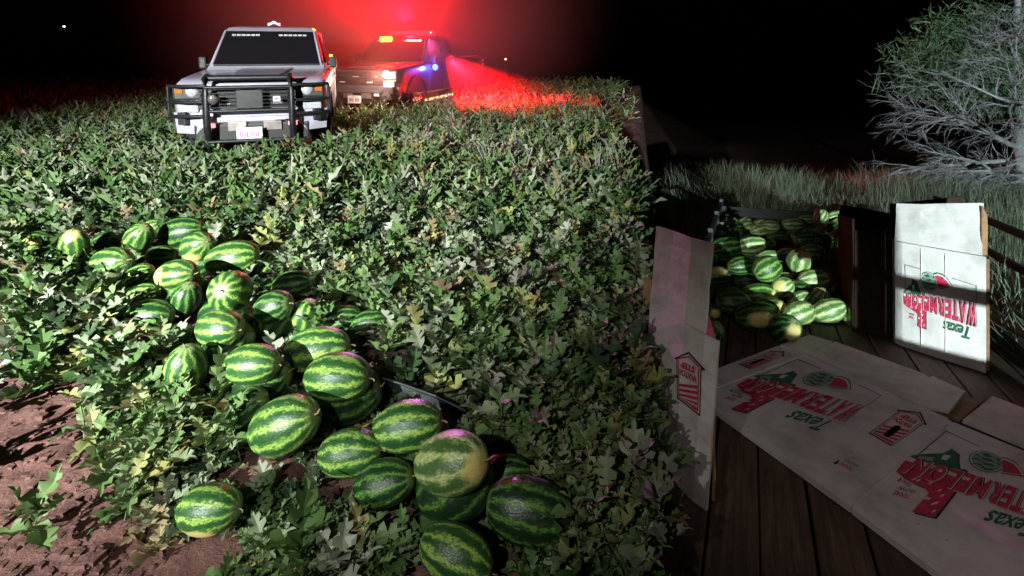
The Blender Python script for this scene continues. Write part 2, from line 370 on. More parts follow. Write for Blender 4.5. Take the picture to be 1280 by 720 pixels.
idx = np.arange(nx * ny).reshape(ny, nx)
quads = np.stack([idx[:-1, :-1], idx[:-1, 1:], idx[1:, 1:], idx[1:, :-1]], -1).reshape(-1)
gme = big_mesh('ground', np.stack([GX, GY, GZ], -1).reshape(-1, 3), quads, 4, M['soil'], None, True)
ground = link(bpy.data.objects.new('ground', gme)); ground['kind'] = 'structure'

# bare soil runs along the lower-left of the heap
SOIL = [(430, -10), (455, 70), (480, 118), (540, 135), (600, 145), (650, 165), (690, 205), (720, 240), (760, 270)]
def soil_edge(py): return np.interp(py, [a for a, _ in SOIL], [b for _, b in SOIL])
# ------------------------------------------------------------------ melons
def melon_mesh(name, mat, seed):
    r_ = random.Random(seed); v = []; f = []; nu, nv = 36, 22
    a1, a2 = r_.uniform(-.04, .04), r_.uniform(-.05, .05)
    for j in range(nv + 1):
        th = math.pi * j / nv; z = math.cos(th); rr = math.sin(th) ** 0.92
        rr *= 1 + a1 * z
        for i in range(nu):
            ph = 2 * math.pi * i / nu
            k = rr * (1 + 0.012 * math.cos(10 * ph + seed) + 0.015 * math.cos(3 * ph + 2 * seed))
            v.append((k * math.cos(ph) + a2 * z * z, k * math.sin(ph), z * (1 - 0.03 * math.exp(-((1 - abs(z)) / .02)))))
    for j in range(nv):
        for i in range(nu): f.append((j * nu + i, (j + 1) * nu + i, (j + 1) * nu + (i + 1) % nu, j * nu + (i + 1) % nu))
    return mesh_of(name, v, f, mat, True)
MEL = {k: [melon_mesh('watermelon', M['melon_' + k], s + i * 3) for i in range(2)] for s, k in enumerate('abc')}
_st = MB(); _st.tube([(0, 0, .97), (.02, .01, 1.06), (.08, .02, 1.12), (.13, -.04, 1.13)], [.05, .03, .028, .02], 6)
_so = _st.build('stem', M['peduncle']); STEM = _so.data; bpy.data.objects.remove(_so)

def relax(ms, floor, it=140, settle=True):
    """push touching melons apart; ms: list of dicts with p (Vector) and r"""
    tgt = [m['p'].copy() for m in ms]
    for k in range(it):
        for i, a in enumerate(ms):
            for j in range(i + 1, len(ms)):
                b_ = ms[j]; d = b_['p'] - a['p']; l = d.length; need = (a['r'] + b_['r'])
                if l < need and l > 1e-6:
                    d = d / l * (need - l) * 0.5 * 0.6; a['p'] -= d; b_['p'] += d
        for m_, t_ in zip(ms, tgt):
            m_['p'] += (t_ - m_['p']) * 0.03
            fl = floor(m_['p'].x, m_['p'].y) + m_['rz']
            if m_['p'].z < fl: m_['p'].z = fl
    if not settle: return
    # settle: drop until something carries it
    order = sorted(range(len(ms)), key=lambda i: ms[i]['p'].z); done = []
    for i in order:
        a = ms[i]; fl = floor(a['p'].x, a['p'].y) + a['rz']; best = fl
        for j in done:
            b_ = ms[j]; h2 = (a['p'].x - b_['p'].x) ** 2 + (a['p'].y - b_['p'].y) ** 2; need = (a['r'] + b_['r']) * 0.97
            if h2 < need * need: best = max(best, b_['p'].z + math.sqrt(need * need - h2))
        if a['p'].z > best: a['p'].z = best + 0.35 * 0 * (a['p'].z - best)
        done.append(i)

def put_melons(specs, floor, group, default_label, far_label=None):
    """spec: px, py, rx, ry, stack height, kind, axis (image angle, tip toward viewer), spot or None, label"""
    ms = []
    for (px, py, rx, ry, up, kind, ax, spot_, label) in specs:
        if floor == 'field': Y = 1.0
        ang = math.atan(math.hypot(px - CX, py - CY) / F); cs = math.cos(ang)
        # depth where the melon's centre sits its own radius plus the stack height above the floor
        sl = SL if floor == 'field' else 0.0
        base = up
        k = ry * 0.95 * cs / F
        Y = (CAMZ - base) / (sl + (py - CY) / F + k)
        maj = max(rx, ry * cs) * Y / F; mi = min(rx, ry * cs) * Y / F
        mi = max(mi, maj * 0.66)
        p = at(px, py, Y)
        ms.append(dict(p=p, r=(maj * 0.45 + mi * 0.55) * 0.93, rz=mi * 0.93, maj=maj, mi=mi, ax=ax, kind=kind, spot=spot_, label=label))
    fl = (lambda x, y: float(fz(x, y))) if floor == 'field' else (lambda x, y: 0.0)
    if floor == 'field':
        relax(ms, fl, 60, False)
        for m_ in list(ms):                 # bottom layer carrying the raised ones
            gap = m_['p'].z - m_['rz'] - fl(m_['p'].x, m_['p'].y)
            if gap > .03:
                x, y = m_['p'].x + random.uniform(-.06, .06), m_['p'].y + random.uniform(.02, .08); r0 = min(.115, max(.07, (gap + .05) * .62))
                ms.append(dict(p=Vector((x, y, fl(x, y) + min(r0 * .93, gap + m_['rz'] * .2))), r=r0, rz=r0, maj=r0 * 1.15, mi=r0, ax=(random.uniform(0, 60), 0), kind='b', spot=None, label='dark watermelon buried beneath a raised one in the field heap'))
    else: relax(ms, fl)
    out = []
    for i, m_ in enumerate(ms):
        me = MEL[m_['kind']][i % 2]
        o = link(bpy.data.objects.new('watermelon', me)); o.location = m_['p']
        a, tip = R(m_['ax'][0]), R(m_['ax'][1])
        z = Vector((math.cos(a) * math.cos(tip), -math.sin(tip), math.sin(a) * math.cos(tip)))
        q = z.to_track_quat('Z', 'Y'); o.rotation_mode = 'QUATERNION'
        spin = random.uniform(0, 6.28)
        o.rotation_quaternion = q @ Euler((0, 0, spin)).to_quaternion()
        o.scale = (m_['mi'], m_['mi'], m_['maj'])
        sp = m_['spot']
        if sp is not None:
            d = Vector((math.cos(R(sp[0])) * 0.75, -0.62, math.sin(R(sp[0])) * 0.75)).normalized() if sp[1] is None else Vector(sp[1]).normalized()
            d = o.rotation_quaternion.inverted() @ d
            d = Vector((d.x / m_['mi'], d.y / m_['mi'], d.z / m_['maj'])) if False else d
            o['spot'] = [d.x, d.y, d.z]
        else: o['spot'] = [0.0, 0.0, 0.0]
        tag(o, m_['label'] or default_label[m_['kind']], 'watermelon', group)
        s_ = link(bpy.data.objects.new('stem', STEM), o)
        out.append((o, m_))
    return out

h_ = 0.0
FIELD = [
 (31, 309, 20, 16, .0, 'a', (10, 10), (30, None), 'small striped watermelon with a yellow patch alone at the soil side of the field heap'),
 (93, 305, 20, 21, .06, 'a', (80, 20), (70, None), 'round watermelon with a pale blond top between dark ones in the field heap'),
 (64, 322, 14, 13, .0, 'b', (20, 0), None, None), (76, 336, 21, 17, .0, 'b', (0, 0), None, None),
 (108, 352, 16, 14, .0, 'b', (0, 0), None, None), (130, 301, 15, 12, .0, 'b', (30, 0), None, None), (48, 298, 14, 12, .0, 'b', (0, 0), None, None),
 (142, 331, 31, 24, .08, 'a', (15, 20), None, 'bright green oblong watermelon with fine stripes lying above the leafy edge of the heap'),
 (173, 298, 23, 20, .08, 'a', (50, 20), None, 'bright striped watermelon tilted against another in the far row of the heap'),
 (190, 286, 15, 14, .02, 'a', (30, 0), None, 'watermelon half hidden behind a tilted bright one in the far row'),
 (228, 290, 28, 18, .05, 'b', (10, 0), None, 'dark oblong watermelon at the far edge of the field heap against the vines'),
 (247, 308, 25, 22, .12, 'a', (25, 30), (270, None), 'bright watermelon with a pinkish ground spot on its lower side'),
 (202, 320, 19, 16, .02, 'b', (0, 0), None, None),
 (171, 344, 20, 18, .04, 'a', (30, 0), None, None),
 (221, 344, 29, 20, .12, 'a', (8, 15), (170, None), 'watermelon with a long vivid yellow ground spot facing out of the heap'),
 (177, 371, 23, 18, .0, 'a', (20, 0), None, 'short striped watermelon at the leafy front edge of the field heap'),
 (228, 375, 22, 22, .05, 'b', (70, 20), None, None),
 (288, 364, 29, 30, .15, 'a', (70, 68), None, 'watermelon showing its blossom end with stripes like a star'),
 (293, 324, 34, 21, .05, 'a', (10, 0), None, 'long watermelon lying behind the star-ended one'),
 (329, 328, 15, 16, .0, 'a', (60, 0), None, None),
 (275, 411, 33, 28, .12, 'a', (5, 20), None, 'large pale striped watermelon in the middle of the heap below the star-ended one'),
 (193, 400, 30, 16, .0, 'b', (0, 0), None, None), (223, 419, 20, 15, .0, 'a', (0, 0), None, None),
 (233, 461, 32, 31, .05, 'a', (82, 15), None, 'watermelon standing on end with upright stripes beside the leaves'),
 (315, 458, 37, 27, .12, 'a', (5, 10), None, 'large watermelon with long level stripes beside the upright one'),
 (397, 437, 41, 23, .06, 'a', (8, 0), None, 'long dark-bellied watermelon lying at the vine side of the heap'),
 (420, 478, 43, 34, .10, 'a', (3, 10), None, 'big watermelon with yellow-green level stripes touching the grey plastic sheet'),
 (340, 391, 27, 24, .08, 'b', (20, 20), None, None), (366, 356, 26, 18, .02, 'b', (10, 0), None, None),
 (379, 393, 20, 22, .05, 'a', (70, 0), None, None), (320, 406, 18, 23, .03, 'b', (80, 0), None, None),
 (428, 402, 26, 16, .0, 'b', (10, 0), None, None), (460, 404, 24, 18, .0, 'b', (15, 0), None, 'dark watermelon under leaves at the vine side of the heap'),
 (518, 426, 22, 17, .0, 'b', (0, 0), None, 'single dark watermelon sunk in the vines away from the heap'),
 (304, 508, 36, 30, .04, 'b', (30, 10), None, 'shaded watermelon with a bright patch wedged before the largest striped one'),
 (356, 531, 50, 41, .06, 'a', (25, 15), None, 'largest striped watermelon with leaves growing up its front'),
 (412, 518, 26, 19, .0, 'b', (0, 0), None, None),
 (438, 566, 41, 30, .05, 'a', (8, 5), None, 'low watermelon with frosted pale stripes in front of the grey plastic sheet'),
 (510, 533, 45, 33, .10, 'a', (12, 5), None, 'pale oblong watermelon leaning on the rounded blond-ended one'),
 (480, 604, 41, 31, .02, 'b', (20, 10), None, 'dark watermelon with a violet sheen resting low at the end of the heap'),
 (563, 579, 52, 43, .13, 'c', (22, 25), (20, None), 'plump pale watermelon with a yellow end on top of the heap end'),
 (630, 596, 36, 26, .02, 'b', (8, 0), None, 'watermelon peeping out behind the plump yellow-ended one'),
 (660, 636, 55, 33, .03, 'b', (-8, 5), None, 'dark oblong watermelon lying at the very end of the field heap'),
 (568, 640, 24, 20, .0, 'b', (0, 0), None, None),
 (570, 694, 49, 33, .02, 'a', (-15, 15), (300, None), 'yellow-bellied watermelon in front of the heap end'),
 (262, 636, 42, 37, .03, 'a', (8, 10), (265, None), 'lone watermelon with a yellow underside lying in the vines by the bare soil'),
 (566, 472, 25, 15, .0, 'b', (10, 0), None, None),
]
fm = put_melons(FIELD, 'field', 'watermelons heaped in the field', {'a': 'plain bright green striped watermelon wedged within the field heap', 'b': 'shaded dark green watermelon low in the field heap', 'c': 'pale watermelon in the field heap'})

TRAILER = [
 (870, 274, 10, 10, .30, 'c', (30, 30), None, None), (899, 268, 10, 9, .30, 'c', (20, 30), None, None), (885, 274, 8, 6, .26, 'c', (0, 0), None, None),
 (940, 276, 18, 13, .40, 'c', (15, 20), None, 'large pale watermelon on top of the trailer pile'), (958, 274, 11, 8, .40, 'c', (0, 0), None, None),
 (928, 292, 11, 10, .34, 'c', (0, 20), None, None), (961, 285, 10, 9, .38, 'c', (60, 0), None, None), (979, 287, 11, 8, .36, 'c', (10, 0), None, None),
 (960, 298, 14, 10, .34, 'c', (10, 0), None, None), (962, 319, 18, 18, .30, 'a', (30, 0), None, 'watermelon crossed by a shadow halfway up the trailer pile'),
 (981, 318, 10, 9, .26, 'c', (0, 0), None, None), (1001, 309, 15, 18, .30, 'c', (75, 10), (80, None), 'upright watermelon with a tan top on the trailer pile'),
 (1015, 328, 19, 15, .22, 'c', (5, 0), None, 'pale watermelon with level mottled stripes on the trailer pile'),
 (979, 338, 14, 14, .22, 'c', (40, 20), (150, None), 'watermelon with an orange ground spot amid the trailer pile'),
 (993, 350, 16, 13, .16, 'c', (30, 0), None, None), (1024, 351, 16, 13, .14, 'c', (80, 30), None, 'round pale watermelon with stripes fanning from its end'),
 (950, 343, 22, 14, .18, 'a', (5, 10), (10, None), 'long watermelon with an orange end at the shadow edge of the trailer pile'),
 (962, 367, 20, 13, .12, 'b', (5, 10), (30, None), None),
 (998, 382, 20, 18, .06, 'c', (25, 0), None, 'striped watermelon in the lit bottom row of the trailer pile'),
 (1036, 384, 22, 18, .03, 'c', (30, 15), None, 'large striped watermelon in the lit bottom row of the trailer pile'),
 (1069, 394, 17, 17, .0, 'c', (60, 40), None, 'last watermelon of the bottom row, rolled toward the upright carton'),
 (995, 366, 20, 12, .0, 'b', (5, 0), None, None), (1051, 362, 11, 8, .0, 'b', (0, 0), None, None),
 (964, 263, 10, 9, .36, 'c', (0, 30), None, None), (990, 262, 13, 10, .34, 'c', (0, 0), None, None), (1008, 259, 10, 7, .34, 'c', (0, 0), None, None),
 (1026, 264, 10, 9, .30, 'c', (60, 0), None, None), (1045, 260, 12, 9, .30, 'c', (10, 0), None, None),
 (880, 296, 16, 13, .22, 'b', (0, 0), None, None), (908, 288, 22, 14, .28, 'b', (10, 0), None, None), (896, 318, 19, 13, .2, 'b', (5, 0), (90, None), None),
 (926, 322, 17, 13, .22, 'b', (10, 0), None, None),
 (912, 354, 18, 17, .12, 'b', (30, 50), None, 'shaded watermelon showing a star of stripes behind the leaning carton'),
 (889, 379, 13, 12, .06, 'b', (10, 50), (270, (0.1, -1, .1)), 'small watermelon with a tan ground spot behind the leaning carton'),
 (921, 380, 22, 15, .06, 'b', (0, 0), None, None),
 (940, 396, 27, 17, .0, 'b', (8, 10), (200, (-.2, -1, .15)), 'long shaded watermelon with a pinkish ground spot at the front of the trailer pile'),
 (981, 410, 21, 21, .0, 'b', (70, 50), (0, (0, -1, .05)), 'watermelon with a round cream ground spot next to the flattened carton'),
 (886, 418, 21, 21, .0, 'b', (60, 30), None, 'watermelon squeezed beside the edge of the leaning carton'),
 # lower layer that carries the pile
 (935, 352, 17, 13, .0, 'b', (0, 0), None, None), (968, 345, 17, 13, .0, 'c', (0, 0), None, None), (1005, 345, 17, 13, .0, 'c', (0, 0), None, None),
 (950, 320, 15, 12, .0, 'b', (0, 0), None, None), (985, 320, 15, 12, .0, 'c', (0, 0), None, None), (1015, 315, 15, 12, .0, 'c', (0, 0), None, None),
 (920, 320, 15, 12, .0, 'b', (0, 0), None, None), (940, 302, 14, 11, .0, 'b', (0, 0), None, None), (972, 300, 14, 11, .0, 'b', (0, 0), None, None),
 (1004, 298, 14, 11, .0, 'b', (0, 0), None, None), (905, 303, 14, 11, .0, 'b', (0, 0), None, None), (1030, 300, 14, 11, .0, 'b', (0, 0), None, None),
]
for k_ in range(34):     # the far end of the load
    TRAILER.append((random.uniform(900, 1050), random.uniform(279, 298), 12, 10, 0.0, 'bc'[k_ % 2], (random.uniform(0, 60), 0), None, 'striped watermelon at the far end of the trailer load by the headboard'))
tm = put_melons(TRAILER, 'deck', 'watermelons loaded on the trailer', {'a': 'striped watermelon in the trailer pile', 'b': 'dark shaded watermelon deep in the trailer pile', 'c': 'pale striped watermelon high on the trailer pile'})

# ------------------------------------------------------------------ trailer
TD = Vector((0.4222, 0.9065, 0)); TR = Vector((0.9065, -0.4222, 0))        # along the load, across it
TA = math.atan2(-TD.x, TD.y)
T0 = Vector((0.10, 0.98, 0))                                                # rear corner of the deck
TW, TLEN = 2.30, 6.9
trailer = thing('flatbed_trailer', 'wooden flatbed trailer with dark steel rails carrying loose watermelons and cartons', 'trailer', (T0.x, T0.y, 0), (0, 0, TA))
NP = 13; pw = TW / NP
bm = bmesh.new(); bmesh.ops.create_cube(bm, size=1)
for q in bm.verts: q.co = Vector((q.co.x * (pw - .009), q.co.y * TLEN, q.co.z * .045))
bmesh.ops.bevel(bm, geom=bm.edges[:], offset=.004, segments=1, affect='EDGES')
pme = bpy.data.meshes.new('plank'); bm.to_mesh(pme); bm.free(); pme.materials.append(M['plank'])
for i in range(NP):
    o = link(bpy.data.objects.new('plank', pme), trailer); o.location = (pw * (i + .5), TLEN / 2 + random.uniform(-.02, .02), -.0225 + random.uniform(-.005, 0.0)); o.rotation_euler = (0, random.uniform(-.006, .006), random.uniform(-.001, .001))
mb = MB()
for x in (-.05, TW + .05): mb.box((x, TLEN / 2, -.10), (.08, TLEN + .06, .17), None, .008)
for y in np.linspace(.05, TLEN - .05, 9): mb.box((TW / 2, y, -.12), (TW + .02, .06, .10))
mb.build('chassis', M['steel'], trailer)
for s_, xx in ((-1, -.28), (1, TW + .28)):
    for yy in (3.0, 3.75):
        m_ = MB(); m_.lathe([(.0, -.02), (.16, -.03), (.19, -.09), (.30, -.10), (.33, -.06), (.33, .06), (.30, .10), (.0, .10)], (xx, yy, LOW + .33), 'x', 24); wh = m_.build('wheel', M['rubber'], trailer)
        m_ = MB(); m_.lathe([(.0, -.035), (.12, -.05), (.18, -.08), (.19, -.095)], (xx, yy, LOW + .33), 'x', 20); m_.build('rim', M['chrome'], wh)
    m_ = MB(); arc = [(xx, 3.375 + .80 * math.cos(a), LOW + .30 + .42 * math.sin(a)) for a in np.linspace(.15, math.pi - .15, 12)]
    m_.loft([[Vector((p[0] - .13, p[1], p[2])), Vector((p[0] + .13, p[1], p[2])), Vector((p[0] + .13, p[1], p[2] + .006)), Vector((p[0] - .13, p[1], p[2] + .006))] for p in arc]); m_.build('mudguard', M['steel'], trailer)
    mb = MB(); mb.tube([(xx, 3.0, LOW + .33), (TW / 2, 3.0, LOW + .33)], .03); mb.tube([(xx, 3.75, LOW + .33), (TW / 2, 3.75, LOW + .33)], .03); mb.build('axle', M['steel'], trailer)
for y in np.linspace(.7, TLEN - .05, 6):
    MB().box((TW + .06, y, .25), (.05, .05, .66), None, .006).build('stake', M['steel'], trailer)
for z in (.26, .55): MB().box((TW + .06, TLEN / 2 + .3, z), (.045, TLEN - .7, .06), None, .006).build('side_rail', M['steel'], trailer)
for y in (3.6, 4.7, 5.8, 6.85): MB().box((-.05, y, .16), (.05, .05, .46), None, .006).build('stake', M['steel'], trailer)
for z in (.12, .32): MB().box((-.05, 5.2, z), (.045, 3.3, .06), None, .006).build('side_rail', M['steel'], trailer)
for k in range(2): MB().box((TW / 2, TLEN + .03, .06 + .15 * k), (TW + .1, .035, .135), None, .005).build('headboard_slat', M['steel'], trailer)
# unseen rear gate, added and shaped to cast shade on the load
GT = .405
MB().box((TW / 2 + .12, -.04, GT / 2 - .02), (TW - .12, .03, GT), None, .004).build('shade_gate_panel', M['steel'], trailer)
MB().box((TW - .10, -.04, .660), (.70, .05, .070), None, .006).build('shade_gate_rail', M['steel'], trailer)
MB().box((2.012, -.075, .50), (.13, .03, 1.05), None, .006).build('shade_gate_board', M['steel'], trailer)  # added board that keeps the brown carton in shade
for x in (.20, TW + .07): MB().box((x, -.04, .31), (.05, .045, .66), None, .006).build('shade_gate_post', M['steel'], trailer)
MB().tube([(TW / 2, TLEN + .05, -.14), (TW / 2, TLEN + 1.5, -.16)], .05).build('drawbar', M['steel'], trailer)
MB().tube([(TW / 2, TLEN + 1.2, -.14), (TW / 2, TLEN + 1.2, LOW)], .04).build('jack_leg', M['steel'], trailer)

# ------------------------------------------------------------------ print on cartons
def text_mesh(s, bold=0.0, shear=0.0):
    cu = bpy.data.curves.new('t', 'FONT'); cu.body = s; cu.size = 1; cu.offset = bold; cu.shear = shear; cu.resolution_u = 3; cu.fill_mode = 'FRONT' if hasattr(cu, 'fill_mode') else cu.fill_mode
    o = bpy.data.objects.new('t', cu); C.objects.link(o); bpy.context.view_layer.update()
    me = bpy.data.meshes.new_from_object(o); v = np.array([q.co[:2] for q in me.vertices]); f = [list(p.vertices) for p in me.polygons]
    bpy.data.objects.remove(o); bpy.data.meshes.remove(me); bpy.data.curves.remove(cu)
    v = (v - v.min(0)) / (v.max(0) - v.min(0)); return v, f
TXT = {}
def text(s, bold=0.0, shear=0.0):
    k = (s, bold, shear)
    if k not in TXT: TXT[k] = text_mesh(*k)
    v, f = TXT[k]; return v.copy(), f
def poly(pts): return np.array(pts, float), [list(range(len(pts)))]
def stroke(pts, w_, closed=False):
    pts = np.array(pts, float); n = len(pts); V = []; Fc = []
    for i in range(n if closed else n - 1):
        a = pts[i]; b_ = pts[(i + 1) % n]; d = b_ - a; d /= np.linalg.norm(d) + 1e-9; q = np.array([-d[1], d[0]]) * w_ / 2; e = d * w_ / 2
        k = len(V); V += [a - q - e, b_ - q + e, b_ + q + e, a + q - e]; Fc.append([k, k + 1, k + 2, k + 3])
    return np.array(V), Fc
def box_in(vf, u0, v0, u1, v1):
    v, f = vf; v = v * np.array([u1 - u0, v1 - v0]) + np.array([u0, v0]); return v, f
TEX = np.array([(.33, 1), (.55, 1), (.55, .74), (.64, .69), (.76, .67), (.88, .64), (.97, .60), (1.0, .44), (.99, .32), (.88, .22), (.76, .13), (.72, .0), (.62, .03), (.55, .16), (.47, .27), (.39, .25), (.31, .33), (.22, .42), (.06, .50), (.05, .54), (.33, .55)])
def clip_poly(P, vlim, keep_above):
    out = []; n = len(P)
    for i in range(n):
        a = P[i]; b_ = P[(i + 1) % n]; ia = (a[1] >= vlim) == keep_above; ib = (b_[1] >= vlim) == keep_above
        if ia: out.append(a)
        if ia != ib: t_ = (vlim - a[1]) / (b_[1] - a[1]); out.append(a + (b_ - a) * t_)
    return np.array(out)
def logo():
    """list of (material, layer, verts, faces) in panel units, u reading-right, v reading-up"""
    out = []
    fr = .006
    out.append(('ink_black', 1, *stroke([(.07, .40), (.07, .235), (.33, .21)], fr))); out.append(('ink_black', 1, *stroke([(.70, .185), (.905, .175), (.905, .45)], fr)))
    sc = lambda P: P * np.array([.42, .47]) + np.array([.505, .30])
    out.append(('ink_black', 1, *poly(sc(TEX) + np.array([-.012, .006]))))
    top = clip_poly(TEX, .42, True); low = clip_poly(TEX, .36, False)
    out.append(('ink_white', 2, *poly(sc(TEX)))); out.append(('ink_red', 3, *poly(sc(top)))); out.append(('ink_green', 3, *poly(sc(low))))
    r_ = random.Random(3)
    for k in range(12):
        u, v = r_.uniform(.36, .52), r_.uniform(.62, .97)
        if k > 6: u, v = r_.uniform(.4, .9), r_.uniform(.46, .62)
        out.append(('ink_white', 4, *poly(sc(np.array([(u, v), (u + .025, v + .015), (u + .03, v + .05), (u + .005, v + .035)])))))
    out.append(('ink_white', 4, *poly(sc(np.array([(.66, .12), (.74, .15), (.72, .24), (.66, .22)]))))); out.append(('ink_pale', 4, *poly(sc(np.array([(.80, .25), (.93, .30), (.92, .34), (.78, .31)])))))
    # whole melon and slice
    th = np.linspace(0, 2 * np.pi, 29)[:-1]; E = np.stack([.60 + .108 * np.cos(th), .29 + .095 * np.sin(th)], -1)
    out.append(('ink_green', 2, *poly(E))); out.append(('ink_white', 3, *poly((E - [.60, .29]) * .93 + [.60, .29]))); out.append(('ink_pale', 4, *poly((E - [.60, .29]) * .87 + [.60, .29])))
    for k, dv in enumerate((-.055, -.018, .02, .058)):
        hw = .085 * math.sqrt(max(0, 1 - (dv / .085) ** 2)); xs = np.linspace(-hw, hw, 9); up_ = [(.60 + x, .29 + dv + .010 + .010 * math.sin(60 * x + k)) for x in xs]; dn = [(.60 + x, .29 + dv - .004 - .008 * math.sin(75 * x + 2 * k)) for x in xs[::-1]]
        out.append(('ink_green', 5, *poly(up_ + dn)))
    sl = [(.53, .205), (.50, .195), (.44, .20), (.38, .235), (.335, .285)]
    out.append(('ink_green', 2, *poly([(.545, .20)] + [(a, b_ - .012) for a, b_ in sl[1:]] + [(.325, .29), (.48, .345)]))); out.append(('ink_white', 3, *poly([(.54, .21)] + sl[1:] + [(.48, .338)]))); out.append(('ink_red', 4, *poly([(.53, .222), (.50, .212), (.445, .217), (.39, .25), (.352, .288), (.48, .33)])))
    # WATERMELON, first letter tallest
    n = 10; us = np.linspace(.065, .905, n + 1); wts = np.array([1.35, 1.0, .95, .9, 1.0, 1.15, .85, .85, 1.0, 1.0]); wts = wts / wts.sum() * .84; u = .065
    for k, ch in enumerate('WATERMELON'):
        hgt = .215 - .011 * k; lean = .03 if k == 0 else .012; vb = .405 + .006 * k
        V, Fc = text(ch, .035); V = V.copy(); V[:, 0] += (V[:, 1] - .5) * lean * 3
        for mat, ly, dx, dy in (('ink_black', 5, -.010, -.004), ('ink_white', 6, -.003, 0), ('ink_red', 7, 0, 0)):
            W = V * np.array([wts[k] * .86, hgt]) + np.array([u + dx, vb + dy])
            if mat == 'ink_white': W = (W - W.mean(0)) * 1.05 + W.mean(0)
            out.append((mat, ly, W, Fc))
        u += wts[k]
    V, Fc = text('Texas', .018, .35); out.append(('ink_green', 2, *box_in((V, Fc), .14, .635, .44, .755)))
    out.append(('ink_red', 2, *box_in(text('-GROWN-', .008), .185, .583, .40, .612)))
    V, Fc = text('TEXAS', .03); out.append(('ink_red', 2, *box_in((V, Fc), .785, .685, .85, .71))); out.append(('ink_black', 2, *box_in(text('GROWN', .01), .785, .655, .85, .675)))
    return out
def step_icon(hole=True):
    out = []
    H = [(0, 1), (0, .08), (-.10, .08), (.45, -.13), (1.08, .08), (1, .08), (1, 1)]
    out.append(('ink_black', 1, *stroke(H, .035, True)))
    out.append(('ink_red', 1, *stroke([(.08, .94), (.08, .06), (.45, -.06), (.92, .06), (.92, .94)], .03, True)))
    for k in range(5):
        v0 = .42 + .115 * k
        if k % 2 == 0 or True: out.append(('ink_red', 2, *poly([(.09, v0), (.09, v0 + .06), (.91, min(.94, v0 + .20 + .06)), (.91, min(.94, v0 + .20))])))
    out.append(('ink_red', 2, *box_in(text('WATCH', .05), .14, .25, .86, .39))); out.append(('ink_red', 2, *box_in(text('STEP', .05), .2, .09, .80, .22)))
    if hole:
        th = np.linspace(0, 2 * np.pi, 17)[:-1]; out.append(('hole', 4, *poly([(.48 + (.14 * np.cos(a)), .66 + (.12 if math.sin(a) > 0 else -.12) + .10 * np.sin(a)) for a in th])))  # hand hole drawn as a flat dark patch for its unlit depth
    return out
def small_mark():
    out = [('ink_red', 2, *box_in(text('TEXAS', .03), 0, .45, 1, .8)), ('ink_black', 2, *box_in(text('GROWN', .0), 0, .05, 1, .35))]
    out.append(('ink_black', 2, *poly([(1.08, .8), (1.2, .4), (1.3, .55), (1.25, .7), (1.4, .85), (1.2, .95)]))); return out
def homog(src, dst):
    A = []; B = []
    for (u, v), (x, y) in zip(src, dst):
        A += [[u, v, 1, 0, 0, 0, -u * x, -v * x], [0, 0, 0, u, v, 1, -u * y, -v * y]]; B += [x, y]
    h = np.linalg.lstsq(np.array(A, float), np.array(B, float), rcond=None)[0]; return np.append(h, 1).reshape(3, 3)
def hmap(Hm, V):
    q = np.c_[V, np.ones(len(V))] @ Hm.T; return q[:, :2] / q[:, 2:]
def print_on(art, place, normal, parent, name):
    """place(V)->Nx3; one mesh per ink"""
    per = {}
    for k_, (mat, ly, V, Fc) in enumerate(art):
        P3 = place(np.asarray(V)) + np.array(normal) * (0.0006 + 0.0005 * ly)
        per.setdefault((mat, MOTIF[k_] if name == 'printed_logo' else name), []).append((P3, Fc))
    for (mat, nm), lst in per.items():
        mb = MB()
        for P3, Fc in lst: mb.add(P3, Fc)
        me = mesh_of(nm, mb.v, mb.f, M[mat]); link(bpy.data.objects.new(nm, me), parent)

# ------------------------------------------------------------------ flattened carton on the deck
flat = thing('flattened_carton', 'large white flattened watermelon carton lying printed side up on the trailer planks', 'carton', tuple(on_deck(1040, 540)))
inv = flat.matrix_basis.inverted()
def dk(px, py, z): return inv @ on_deck(px, py, z)
TH = .030
def slab(name, pts, z0, z1, mat, parent, lift=None):
    n = len(pts); lift = lift or [0] * n
    top = [dk(x, y, z1 + l) for (x, y), l in zip(pts, lift)]; bot = [Vector((p.x, p.y, z0 + l)) for p, l in zip(top, lift)]
    mb = MB(); v = bot + top
    mb.add(v, [tuple(range(n))[::-1], tuple(range(n, 2 * n))] + [(i, (i + 1) % n, n + (i + 1) % n, n + i) for i in range(n)])
    return mb.build(name, mat, parent)
P0 = slab('end_panel', [(826, 487), (973, 432), (1006, 442.5), (869.5, 493.5)], .004, TH, M['board'], flat)
P1 = slab('main_panel', [(870, 495), (1007.5, 443.5), (1190, 526.5), (1063, 632.5)], .004, TH, M['board'], flat, [0, 0, .004, .004])
P2 = slab('main_panel', [(1064.5, 634), (1191.5, 527.5), (1420, 620), (1340, 842)], .004, TH, M['board'], flat, [.004, .004, 0, 0])
slab('flap', [(975, 431), (1012, 418.5), (1042, 427), (1008, 441.5)], .012, TH - .003, M['board'], flat, [0, .0, .0, 0])
slab('flap', [(1010, 442), (1044.5, 427), (1155, 467), (1161, 472), (1166, 470), (1207, 489), (1186, 514), (1150, 506)], .012, TH - .003, M['board'], flat, [0, .0, .01, .012, .012, .022, .02, .0])
slab('flap', [(1203, 525), (1241, 495), (1400, 556), (1380, 598)], .012, TH - .003, M['board'], flat, [0, .012, .02, 0])
slab('inner_ply', [(1160, 512), (1195, 497), (1232, 498), (1198, 527)], .005, .010, M['kraft'], flat)
for nm, a, b_ in (('crease', (869.5, 494.5), (1006.5, 443)), ('crease', (1064, 633), (1191, 527)), ('crease', (1008, 443), (1190, 526))):
    mb = MB(); pa, pb = dk(*a, TH + .001), dk(*b_, TH + .004 if b_[0] > 1100 else TH + .001); mb.tube([pa + (pb - pa) * k for k in np.linspace(.02, .98, 9)], .0045, 5); mb.build('crease_ridge', M['board'], flat)
